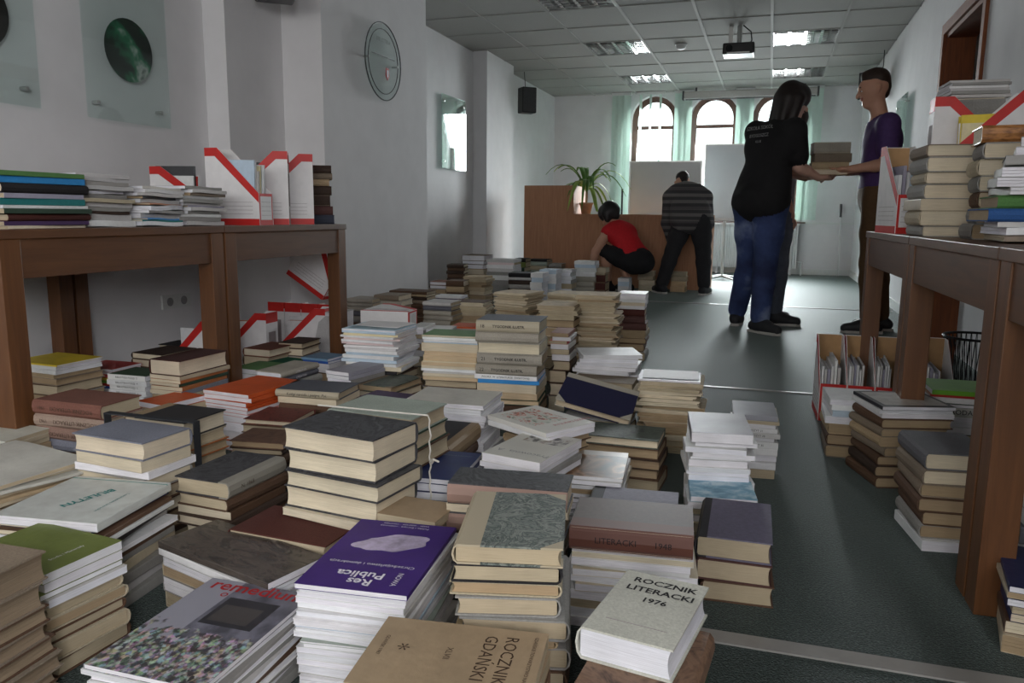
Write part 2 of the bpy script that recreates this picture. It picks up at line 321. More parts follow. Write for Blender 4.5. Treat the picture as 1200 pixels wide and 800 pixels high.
def arch(cx, hw, z0, zs, n=12):           # outline of an arched opening, from bottom left round to bottom right
    return [(cx-hw, z0)] + [(cx-hw*math.cos(math.pi*i/n), zs+hw*math.sin(math.pi*i/n)) for i in range(n+1)] + [(cx+hw, z0)]
WZ0, WZS, WHW = .78, 2.18, .33
wf = MB(); xs = [-3.4] + [v for x in WX for v in (x-WHW, x+WHW)] + [1.3]
for k in range(0, len(xs), 2): wf.box(xs[k], xs[k+1], FY, FY+.25, 0, CE+.1)
for x in WX:
    wf.box(x-WHW, x+WHW, FY, FY+.25, 0, WZ0)
    a = arch(x, WHW, WZS, WZS)[1:-1]
    for i in range(len(a)-1):
        (x0, z0), (x1, z1) = a[i], a[i+1]
        if x1-x0 > 1e-4: wf.prism([(x0, z0), (x1, z1), (x1, CE+.1), (x0, CE+.1)], FY, FY+.25)
struct(wf.build('wall_far', 'wall'))
RWX = (-2.1, -.1)  # centres of the added rear windows, out of view
wb = MB(); xs = [-3.4] + [v for x in RWX for v in (x-.65, x+.65)] + [1.3]
for k in range(0, len(xs), 2): wb.box(xs[k], xs[k+1], -3.1, -2.9, 0, CE+.1)
for x in RWX: wb.box(x-.65, x+.65, -3.1, -2.9, 0, 1.1).box(x-.65, x+.65, -3.1, -2.9, 2.4, CE+.1)
struct(wb.build('wall_rear', 'wall'))
for k, x in enumerate(RWX):
    f = struct(MB().box(x-.65, x-.6, -3.04, -2.98, 1.1, 2.4).box(x+.6, x+.65, -3.04, -2.98, 1.1, 2.4).box(x-.6, x+.6, -3.04, -2.98, 1.1, 1.15).box(x-.6, x+.6, -3.04, -2.98, 2.35, 2.4).box(x-.03, x+.03, -3.04, -2.98, 1.15, 2.35).build('window_%d' % (k+4), 'window_wood'))  # unseen rear window frames, added along with the rear lamps
for k, x in enumerate(WX):
    e = struct(empty('window_%d' % (k+1), (x, FY+.16, WZ0)))
    o = arch(0, WHW, 0, WZS-WZ0); i = arch(0, WHW-.075, .075, WZS-WZ0)
    fr = MB()
    for q in range(len(o)-1):
        fr.prism([o[q], o[q+1], i[q+1], i[q]], -.03, .03)
    fr.prism([o[0], i[0], i[-1], o[-1]], -.03, .03)
    fr.build('window_frame', 'window_wood', e)
    MB().box(-WHW+.05, WHW-.05, -.025, .025, 1.27, 1.315).build('transom', 'window_wood', e)
    for nm, (x0, x1, z0, z1) in (('pane', (-WHW+.075, WHW-.075, .075, 1.27)),):
        MB().box(x0, x1, -.003, .003, z0, z1).build(nm, 'window_glass', e)
    MB().prism([(p[0], p[1]) for p in arch(0, WHW-.075, 1.315, WZS-WZ0)], -.003, .003).build('pane', 'window_glass', e)
    MB().box(-WHW-.05, WHW+.05, -.24, -.03, -.035, 0).build('window_sill', 'trim_white', e)
struct(MB().box(1.15, 1.21, SY0, SY0+.05, 1.0, 2.3).box(1.15, 1.21, SY1-.05, SY1, 1.0, 2.3).box(1.15, 1.21, SY0, SY1, 1.0, 1.05).box(1.15, 1.21, SY0, SY1, 2.25, 2.3).box(1.15, 1.21, -1.73, -1.67, 1.05, 2.25).build('window_6', 'window_wood'))  # unseen side window frame, added along with the side lamp
# ceiling: slab, suspended tiles and bars
struct(MB().box(-3.5, 1.3, -3.1, 12.05, CE+.06, CE+.16).build('ceiling_slab', 'gap'))
cl = struct(empty('ceiling', (0, 0, CE)))
BX = [-3.19+.62*k for k in range(8)]; BX[-1] = 1.09
BY = [7.61+.67*k for k in range(-15, 7)] + [FY]
lampcells = {(2, 13), (2, 16), (2, 19), (5, 16), (5, 19), (2, 10), (5, 13), (5, 10), (2, 7), (5, 7)}
tm = {}
for i in range(7):
    for j in range(len(BY)-1):
        y0, y1 = BY[j], BY[j+1]
        if y1 < 4.8 or (i, j) in lampcells: continue
        k = (round(BX[i+1]-BX[i], 3), round(y1-y0, 3))
        if k not in tm:
            tm[k] = MB().box(.006, k[0]-.006, .006, k[1]-.006, .004, .02).mesh('ceiling_tile')
        o = link('ceiling_tile', tm[k], 'ceiling_panel', cl); o.location = (BX[i], y0, 0)
MB().box(-3.3, 1.2, -3.0, BY[[j for j in range(len(BY)-1) if BY[j+1] >= 4.8][0]]-.006, .004, .02).build('ceiling_field', 'ceiling_panel', cl)
for k, x in enumerate(BX[:-1]):
    MB().box(x-.012, x+.012, -3, FY, -.004, .01).build('main_bar', 'tbar' if k in (3, 4, 5) else 'ceiling_panel', cl)
cb = MB().box(-3.3, 1.1, -.009, .009, -.001, .01).mesh('cross_bar')
for y in BY[:-1]:
    if y > 4: o = link('cross_bar', cb, 'ceiling_panel' if y < 6 else 'tbar', cl); o.location = (0, y, 0)
def louver(i, j, lab):
    x0, x1, y0, y1 = BX[i]+.014, BX[i+1]-.014, BY[j]+.012, BY[j+1]-.012
    e = empty('ceiling_light', ((x0+x1)/2, (y0+y1)/2, CE)); a, b = (x1-x0)/2, (y1-y0)/2
    tag(e, lab, 'light', 'louvred ceiling lights')
    MB().box(-a, a, -b, b, .05, .058).box(-a, -a+.008, -b, b, .001, .05).box(a-.008, a, -b, b, .001, .05).box(-a, a, -b, -b+.008, .001, .05).box(-a, a, b-.008, b, .001, .05).build('housing', 'metal', e)
    for q in range(1, 8):
        y = -b+2*b*q/8; o = MB().prism([(y-.006, .0), (y+.006, .0), (y+.0015, .03), (y-.0015, .03)], -a+.008, a-.008, 'x').build('cross_blade', 'mirror_metal', e)
    for q in range(1, 4):
        x = -a+2*a*q/4; MB().prism([(x-.014, .0), (x+.014, .0), (x+.003, .045), (x-.003, .045)], -b+.008, b-.008, 'y').build('reflector_blade', 'mirror_metal', e)
    for q in range(4):
        x = -a+2*a*(q+.5)/4; MB().tube([(x, -b+.02, .036), (x, b-.02, .036)], .011, 8).build('tube_lamp', 'trim_white', e)
lab = {(2, 13): 'louvred ceiling light nearest the top edge of the picture, left row', (2, 16): 'middle louvred light of the left ceiling row', (2, 19): 'louvred light of the left row closest to the windows',
       (5, 16): 'louvred ceiling light right of the projector', (5, 19): 'louvred light of the right row closest to the windows', (2, 10): 'louvred ceiling light overhead left, out of the picture', (5, 13): 'louvred ceiling light overhead right, ahead of the projector',
       (5, 10): 'louvred ceiling light overhead right', (2, 7): 'louvred ceiling light above the photographer, left', (5, 7): 'louvred ceiling light above the photographer, right'}
for ij in ((2, 13), (2, 16), (2, 19), (5, 16), (5, 19)): louver(*ij, lab[ij])
for (i, j) in lampcells:
    if (i, j) not in ((2, 13), (2, 16), (2, 19), (5, 16), (5, 19)) and BY[j+1] >= 4.8:
        k = (round(BX[i+1]-BX[i], 3), round(BY[j+1]-BY[j], 3)); o = link('ceiling_tile', tm[k], 'ceiling_panel', cl); o.location = (BX[i], BY[j], 0)
# skirting, dado line, floor strips
struct(MB().box(-3.16, 1.09, FY-.015, FY, 0, .08).build('baseboard_far', 'trim_white'))
struct(MB().box(1.075, 1.09, DY1+.1, FY-.02, 0, .08).build('baseboard_right', 'trim_white'))
struct(MB().box(.40, 1.09, FY-.02, FY, .70, .73).box(.40, .42, FY-.02, FY, .08, .70).build('trim_1', 'trim_white'))
plain('strip_metal', (150,148,144), .35, .08, 20)
for k, (y, x0, x1, wd, dy) in enumerate(((1.45, -.5, 1.05, .022, .02), (3.745, -1.2, 1.05, .011, .03), (7.417, -1.6, 1.05, .014, .0))):
    s = struct(MB().prism([(x0, y-wd), (x1, y-wd+dy), (x1, y+wd+dy), (x0, y+wd)], 0, .004, 'z').build('trim_%d' % (k+2), 'strip_metal'))
# door in the right wall
d = struct(empty('door_1', (1.09, DY0, 0)))
L_ = DY1-DY0
MB().box(-.02, 0, -.07, 0, 0, DZ+.07).build('casing', 'door_wood', d); MB().box(-.02, 0, L_, L_+.07, 0, DZ+.07).build('casing', 'door_wood', d); MB().box(-.02, 0, 0, L_, DZ, DZ+.07).build('head_casing', 'door_wood', d)
MB().box(0, .18, 0, .03, 0, DZ).build('jamb', 'door_wood', d); MB().box(0, .18, L_-.03, L_, 0, DZ).build('jamb', 'door_wood', d); MB().box(0, .18, .03, L_-.03, DZ-.03, DZ).build('head_jamb', 'door_wood', d)
# ------------------------------------------------------------------ tables
def table(label, x, y, rz, lx, ly, h=.745, leg=.066):
    e = empty('table', (x, y, 0), R(rz)); tag(e, label, 'table', 'wooden tables holding books')
    bevel(MB().box(-lx/2, lx/2, -ly/2, ly/2, h-.026, h).build('table_top', 'table_wood', e), .002)
    a, b = lx/2-.004, ly/2-.004
    for sx in (-1, 1):
        for sy in (-1, 1):
            x0, x1 = sorted((sx*a, sx*(a-leg))); y0, y1 = sorted((sy*b, sy*(b-leg)))
            bevel(MB().box(x0, x1, y0, y1, 0, h-.026).build('leg', 'table_leg', e), .002)
        x0, x1 = sorted((sx*(a-.004), sx*(a-.026))); bevel(MB().box(x0, x1, -b+leg, b-leg, h-.137, h-.026).build('apron', 'table_wood', e), .001)
        y0, y1 = sorted((sx*(b-.004), sx*(b-.026))); bevel(MB().box(-a+leg, a-leg, y0, y1, h-.137, h-.026).build('apron', 'table_wood', e), .001)
    return e
TZ = .745
table('brown wooden table along the left wall, nearer the camera', -2.395, 2.07, 0, .83, .935)
table('brown wooden table along the left wall, nearer the pilaster', -2.395, 3.0, 0, .83, .915)
def rtab(k, lab):
    y0 = 1.80+.9*k; x = .435-.03*(y0+.45-1.80)+.31; table(lab, x, y0+.45, 1.7, .62, .895)
rtab(1, 'farther brown wooden table along the right wall'); rtab(0, 'middle brown wooden table along the right wall, leg in the foreground'); rtab(-1, 'nearest brown wooden table at the right picture edge')
# ------------------------------------------------------------------ counter with its tall end
e = empty('reception_counter', (0, 8.75, 0)); tag(e, 'beech-coloured reception counter with a taller left end', 'counter')
MB().box(-2.70, -2.12, 0, .02, 0, 1.11).build('front_panel', 'counter_wood', e)
MB().box(-2.12, -.62, 0, .02, 0, .785).build('front_panel', 'counter_wood', e)
MB().box(-2.12, -.60, -.01, .52, .785, .81).build('counter_top', 'counter_wood', e)
MB().box(-2.70, -2.68, .02, .60, 0, 1.11).build('side_panel', 'counter_wood', e); MB().box(-2.14, -2.12, .02, .60, 0, 1.11).build('side_panel', 'counter_wood', e)
MB().box(-.62, -.60, 0, .52, 0, .785).build('side_panel', 'counter_wood', e); MB().box(-2.70, -2.12, 0, .60, 1.11, 1.125).build('tall_top', 'counter_wood', e)
# ------------------------------------------------------------------ blinds, roller screen, radiator, boards
slat = MB().prism([(-.052, -.002), (0, .004), (.052, -.002), (.052, -.004), (0, .002), (-.052, -.004)], 0, 1.74, 'z').mesh('slat')
for lab_, groups in (('pale green vertical blind bunched left of the first window', [(-2.22, 0), (-2.13, 12), (-2.05, 30)]), ('pale green vertical blind between first and second windows', [(-1.33, 25), (-1.26, 10), (-1.18, -20)]),
                     ('pale green vertical blind between second and third windows', [(-.49, 20), (-.42, 5), (-.35, -25)]), ('pale green vertical blind right of the third window', [(.36, 25), (.44, 5), (.53, -10)]),
                     ('open pale green slats hanging across the first window', [(-1.86, 80), (-1.72, 82), (-1.58, 80)])):
    xs = [g[0] for g in groups]; e = empty('vertical_blind', (sum(xs)/len(xs), 11.62, .76)); tag(e, lab_, 'blind', 'pale green vertical blinds'); cx = sum(xs)/len(xs)
    MB().box(min(xs)-cx-.06, max(xs)-cx+.06, -.02, .02, 1.74, 1.775).build('head_rail', 'trim_white', e)
    for x, a in groups: o = link('slat', slat, 'blind', e); o.location = (x-cx, 0, 0); o.rotation_euler = (0, 0, R(a))
e = empty('projection_screen', (-.37, 11.42, 2.385)); tag(e, 'rolled-up projection screen case above the windows', 'projection screen')
bevel(MB().box(-.87, .87, -.045, .045, 0, .10).build('case', 'screen_case', e), .015)
for s in (-1, 1): MB().box(s*.87-.012, s*.87+.012, -.05, .05, -.008, .108).build('end_cap', 'dark_grey', e)
MB().box(-.84, .84, -.012, .012, -.012, 0).build('bottom_rail', 'dark_grey', e)
for s in (-.7, .7): MB().box(s-.012, s+.012, -.012, .012, .1, CE-2.385-.004).build('hanger', 'dark_grey', e)
e = empty('radiator', (-.2, 11.62, .08)); tag(e, 'white panel radiator under the far windows', 'radiator')
MB().box(-.58, .58, .04, .075, .0, .62).build('back_panel', 'radiator', e); MB().box(-.58, .58, -.035, .06, .6, .63).build('top_grille', 'radiator', e)
rib = MB().prism([(-.011, 0), (.011, 0), (.007, -.03), (-.007, -.03)], .01, .6, 'z').mesh('rib')
for k in range(38): o = link('rib', rib, 'radiator', e); o.location = (-.56+k*.0303, .04, 0)
for s in (-.5, .5): MB().box(s-.015, s+.015, -.02, .05, -.08, 0).build('foot', 'radiator', e)
MB().tube([(.58, 0, .1), (.64, 0, .1), (.64, 0, -.08)], .012).build('pipe', 'radiator', e)
MB().box(-.62, .66, .03, .1, .63, .65).build('shelf_board', 'window_wood', e)
def boardthing(label, x, y, z0, z1, w, foot=True, tilt=0):
    e = empty('whiteboard', (x, y, 0), R(tilt)); tag(e, label, 'whiteboard'); h = z1-z0
    MB().box(-w/2, w/2, -.01, .01, z0, z1).build('panel', 'whiteboard', e)
    MB().box(-w/2-.015, -w/2, -.015, .015, z0-.015, z1+.015).box(w/2, w/2+.015, -.015, .015, z0-.015, z1+.015).box(-w/2, w/2, -.015, .015, z1, z1+.015).box(-w/2, w/2, -.015, .015, z0-.015, z0).build('frame', 'metal', e)
    MB().box(-w/2+.06, w/2-.06, -.06, -.01, z0-.03, z0-.015).build('pen_tray', 'metal', e)
    if foot:
        MB().tube([(-.1, .03, .05), (-.1, .03, z0+.3)], .018).build('post', 'trim_white', e)
        for a in range(5): MB().tube([(-.1, .03, .05), (-.1+.26*math.cos(a*1.2566+.3), .03+.26*math.sin(a*1.2566+.3), .02)], .018, 8, .012).build('foot', 'trim_white', e)
    else:
        for s in (-1, 1): MB().tube([(s*w*.4, .05, 0), (s*w*.4, .02, z1)], .014).build('leg', 'metal', e)
boardthing('grey-white board standing behind the counter, before the first window', -1.22, 9.62, .815, 1.425, .82, False)
boardthing('white flipchart board on a star-foot stand behind the black-shirted person', -.45, 10.35, .78, 1.67, .72)
# a slim dark floor stand behind the counter
e = empty('floor_stand', (-1.75, 9.75, 0)); tag(e, 'slim black stand beside the grey-white board', 'stand'); MB().tube([(0, 0, .02), (0, 0, 1.12)], .012).build('pole', 'black_plastic', e); MB().lathe([(.12, 0), (.12, .012), (.02, .02)]).build('base', 'black_plastic', e)
e = empty('window_pole', (.93, 11.70, 0)); tag(e, 'thin white rod with dark grip against the far wall', 'rod'); MB().tube([(0, 0, 0), (-.02, .04, .86)], .009).build('rod', 'trim_white', e); MB().tube([(-.02, .04, .8), (-.024, .045, .98)], .016).build('grip', 'dark_grey', e)
# plant
def plant():
    e = empty('potted_plant', (-2.03, 9.0, .81)); tag(e, 'green strap-leaved plant in a clay pot on the counter', 'plant')
    MB().lathe([(.05, 0), (.075, .11), (.085, .11), (.085, .13), (.07, .13), (.065, .11)]).build('pot', 'terracotta', e, True); MB().lathe([(.066, .1), (.066, .115)]).build('soil', 'soil', e)
    MB().tube([(0, 0, .1), (.005, 0, .2), (0, .01, .3)], .014, 8, .012).build('stem', 'terracotta', e)
    rnd = random.Random(4)
    for k in range(26):
        a = k*2.399+rnd.uniform(-.3, .3); ln = rnd.uniform(.5, .92); lift = rnd.uniform(.7, 1.75); wd = rnd.uniform(.018, .03)
        m = MB(); pts = []
        for i in range(9):
            t = i/8; r_ = ln*t*(.62-.12*lift*.3); z = .26+lift*ln*.75*t-ln*1.15*t*t*(1.2-.25*lift)
            pts.append((r_, z))
        for i, (r_, z) in enumerate(pts):
            hw = wd*math.sin(math.pi*min(1, .12+.88*i/8))**.7+.001
            c = Vector((math.cos(a)*r_, math.sin(a)*r_, max(z, .03))); s = Vector((-math.sin(a), math.cos(a), 0))
            m.v += [tuple(c-hw*s), tuple(c+Vector((0, 0, -.006))), tuple(c+hw*s)]
        for i in range(8): m.f += [(i*3, i*3+1, i*3+4, i*3+3), (i*3+1, i*3+2, i*3+5, i*3+4)]
        o = m.build('leaf', 'leaf' if k % 3 else 'leaf_light', e, True); sd = o.modifiers.new('thick', 'SOLIDIFY'); sd.thickness = .0015
plant()
# ceiling projector, detectors, loudspeakers, wall pieces
e = empty('projector', (-.37, 7.9, CE)); tag(e, 'black video projector hanging from the ceiling', 'projector')
bevel(MB().box(-.14, .14, -.12, .12, -.27, -.17).build('body', 'black_plastic', e), .012); MB().tube([(-.08, -.125, -.22), (-.08, -.1, -.22)], .03, 16).build('lens', 'screen', e)
MB().tube([(0, 0, -.17), (0, 0, 0)], .022).build('ceiling_mount', 'metal', e); MB().tube([(.03, 0, -.0), (.1, 0, -.06), (.11, .03, -.13), (.08, .08, -.17)], .006).build('cable', 'black_plastic', e); MB().box(-.1, -.06, .02, .06, -.17, 0).build('bracket', 'metal', e); MB().box(-.1, .1, -.125, -.12, -.265, -.255).build('front_edge', 'metal', e)
e = empty('smoke_detector', (-.98, 8.6, CE)); tag(e, 'small white smoke detector on the ceiling', 'detector'); MB().lathe([(.03, -.045), (.05, -.03), (.055, 0)]).build('dome', 'trim_white', e, True); MB().lathe([(.062, -.006), (.062, 0)]).build('base', 'trim_white', e)
def speaker(label, x, y, z, rz, s=1.0, m='black_plastic'):
    e = empty('loudspeaker', (x, y, z), R(rz)); tag(e, label, 'loudspeaker', 'black wall loudspeakers')
    bevel(MB().box(-.1*s, .1*s, -.16*s, 0, -.16*s, .16*s).build('cabinet', m, e), .012)
    MB().box(-.088*s, .088*s, -.166*s, -.16*s, -.145*s, .145*s).build('grille', 'dark_grey', e)
    MB().box(-.03*s, .03*s, 0, .05*s, -.04*s, .04*s).build('bracket', 'metal', e)
    MB().tube([(.02, .03, .1*s), (.03, .05, .22*s), (.02, .06, CE-z)], .004).build('cable', 'black_plastic', e); return e
speaker('black loudspeaker on the left wall beyond the pilaster', -2.98, 9.62, 2.18, 42, .95)
speaker('black loudspeaker at the top edge above the left files', -2.60, 3.83, 2.06, 40, 1.0)
speaker('pale loudspeaker on the right wall behind the man in purple', .98, 9.4, 2.17, -50, .95, 'plaster_white')
def glass_panel(label, x, y0, y1, z0, z1, disc=None, side=1, m='panel_glass', lab2=None):
    e = empty('glass_picture', (x, (y0+y1)/2, (z0+z1)/2)); tag(e, label, 'picture'); a, b = (y1-y0)/2, (z1-z0)/2
    MB().box(-.003, .003, -a, a, -b, b).build('pane', m, e)
    for sy in (-1, 1):
        for sz in (-1, 1):
            MB().tube([(-.028*side, sy*(a-.06), sz*(b-.07)), (.008*side, sy*(a-.06), sz*(b-.07))], .008, 10).build('standoff', 'metal', e)
    if disc:
        cy, cz, ry, rz_, mm = disc; n = 32
        MB().prism([(cy-(y0+y1)/2+ry*math.cos(2*math.pi*k/n), cz-(z0+z1)/2+rz_*math.sin(2*math.pi*k/n)) for k in range(n)], -.006*side, -.003*side, 'x').build('picture_disc', mm, e)
    return e
def disc_pic(name, stops, sc):
    m, nt, b = mat(name); n = noise(nt, sc, 3, objcoord(nt), .5, .3); nt.links.new(ramp(nt, n.outputs[0], [(p, rgb(*c)) for p, c in stops]), b.inputs['Base Color']); b.inputs['Roughness'].default_value = .3; M[name] = m
disc_pic('disc_green', [(.35, (16,24,20)), (.5, (24,44,32)), (.6, (40,120,84)), (.68, (190,196,190)), (.75, (30,60,44))], 7); disc_pic('disc_dark', [(.3, (20,18,18)), (.6, (40,34,32)), (.8, (150,146,140))], 5)
glass_panel('clear glass wall panel with a green round picture', -2.845, 2.78, 3.28, 1.20, 2.05, (3.045, 1.525, .143, .14, 'disc_green'))
glass_panel('clear glass wall panel with a dark round picture, cut by the left edge', -2.845, 2.04, 2.545, 1.206, 2.05, (2.295, 1.535, .143, .14, 'disc_dark'))
glass_panel('glass wall panel reflecting a bright window', -3.145, 7.40, 8.04, 1.25, 1.97, None, 1, 'mirror_glass')
glass_panel('greenish glass panel on the right wall beside the man in purple', 1.05, 7.62, 8.25, 1.25, 1.86, None, -1, 'mirror_glass')
e = empty('glass_plaque', (-2.445, 4.785, 1.765)); tag(e, 'round glass plaque with a small red crest on the wall', 'plaque'); n = 40
MB().prism([(.245*math.cos(2*math.pi*k/n), .235*math.sin(2*math.pi*k/n)) for k in range(n)], -.004, .004, 'x').build('pane', 'panel_glass', e)
rg = MB()
for rr, th in ((.24, .004), (.2, .003)): rg.tube([(.005, rr*1.03*math.cos(2*math.pi*k/n), rr*math.sin(2*math.pi*k/n)) for k in range(n+1)], th, 6)
rg.build('ring', 'dark_grey', e); MB().prism([(.03, -.03), (.07, -.03), (.075, -.08), (.05, -.11), (.025, -.08)], .004, .007, 'x').build('crest', 'ink_red', e)
MB().prism([(.036, -.045), (.064, -.045), (.06, -.08), (.05, -.095), (.04, -.08)], .007, .0085, 'x').build('crest_emblem', 'ink_white', e)
MB().box(.004, .006, -.16, .16, .03, .036).build('print_line', 'dark_grey', e)
for sy in (-1, 1): MB().tube([(-.035, sy*.2, 0), (.008, sy*.2, 0)], .007, 8).build('standoff', 'metal', e)
lettering(e, 'BIBLIOTEKA', .035, Matrix.Translation((.006, 0, .13)) @ Matrix.Rotation(R(90), 4, 'Z') @ Matrix.Rotation(R(90), 4, 'X'), 'dark_grey')
e = empty('wall_socket', (-2.88, 3.28, .345)); tag(e, 'white double wall socket under the left tables', 'socket')
MB().box(0, .012, -.1, .1, -.035, .035).build('plate', 'trim_white', e)
for s in (-.05, .05): MB().tube([(.012, s, 0), (.014, s, 0)], .022, 16).build('outlet', 'ink_grey', e)
# wastebasket behind the right tables
e = empty('wastebasket', (.88, 3.78, 0)); tag(e, 'black wire mesh wastebasket behind the right tables', 'wastebasket')
wbm = MB(); n = 40
for k in range(n):
    a = 2*math.pi*k/n; wbm.tube([(.1*math.cos(a), .1*math.sin(a), .01), (.135*math.cos(a+.15), .135*math.sin(a+.15), .3)], .0016, 4); wbm.tube([(.1*math.cos(a), .1*math.sin(a), .01), (.135*math.cos(a-.15), .135*math.sin(a-.15), .3)], .0016, 4)
o = wbm.build('mesh_wall', 'black_plastic', e)
MB().tube([(.136*math.cos(2*math.pi*k/n), .136*math.sin(2*math.pi*k/n), .3) for k in range(n+1)], .006, 6).build('rim', 'black_plastic', e); MB().lathe([(.1, 0), (.102, .012)]).build('base', 'black_plastic', e)
e = empty('wooden_board', (.86, 4.45, 0), R(0)); tag(e, 'dark wooden board standing against the right wall', 'board'); MB().box(-.07, .07, -.012, .012, 0, .60).build('plank', 'door_wood', e); MB().box(-.07, .07, .012, .03, .05, .1).build('batten', 'door_wood', e)

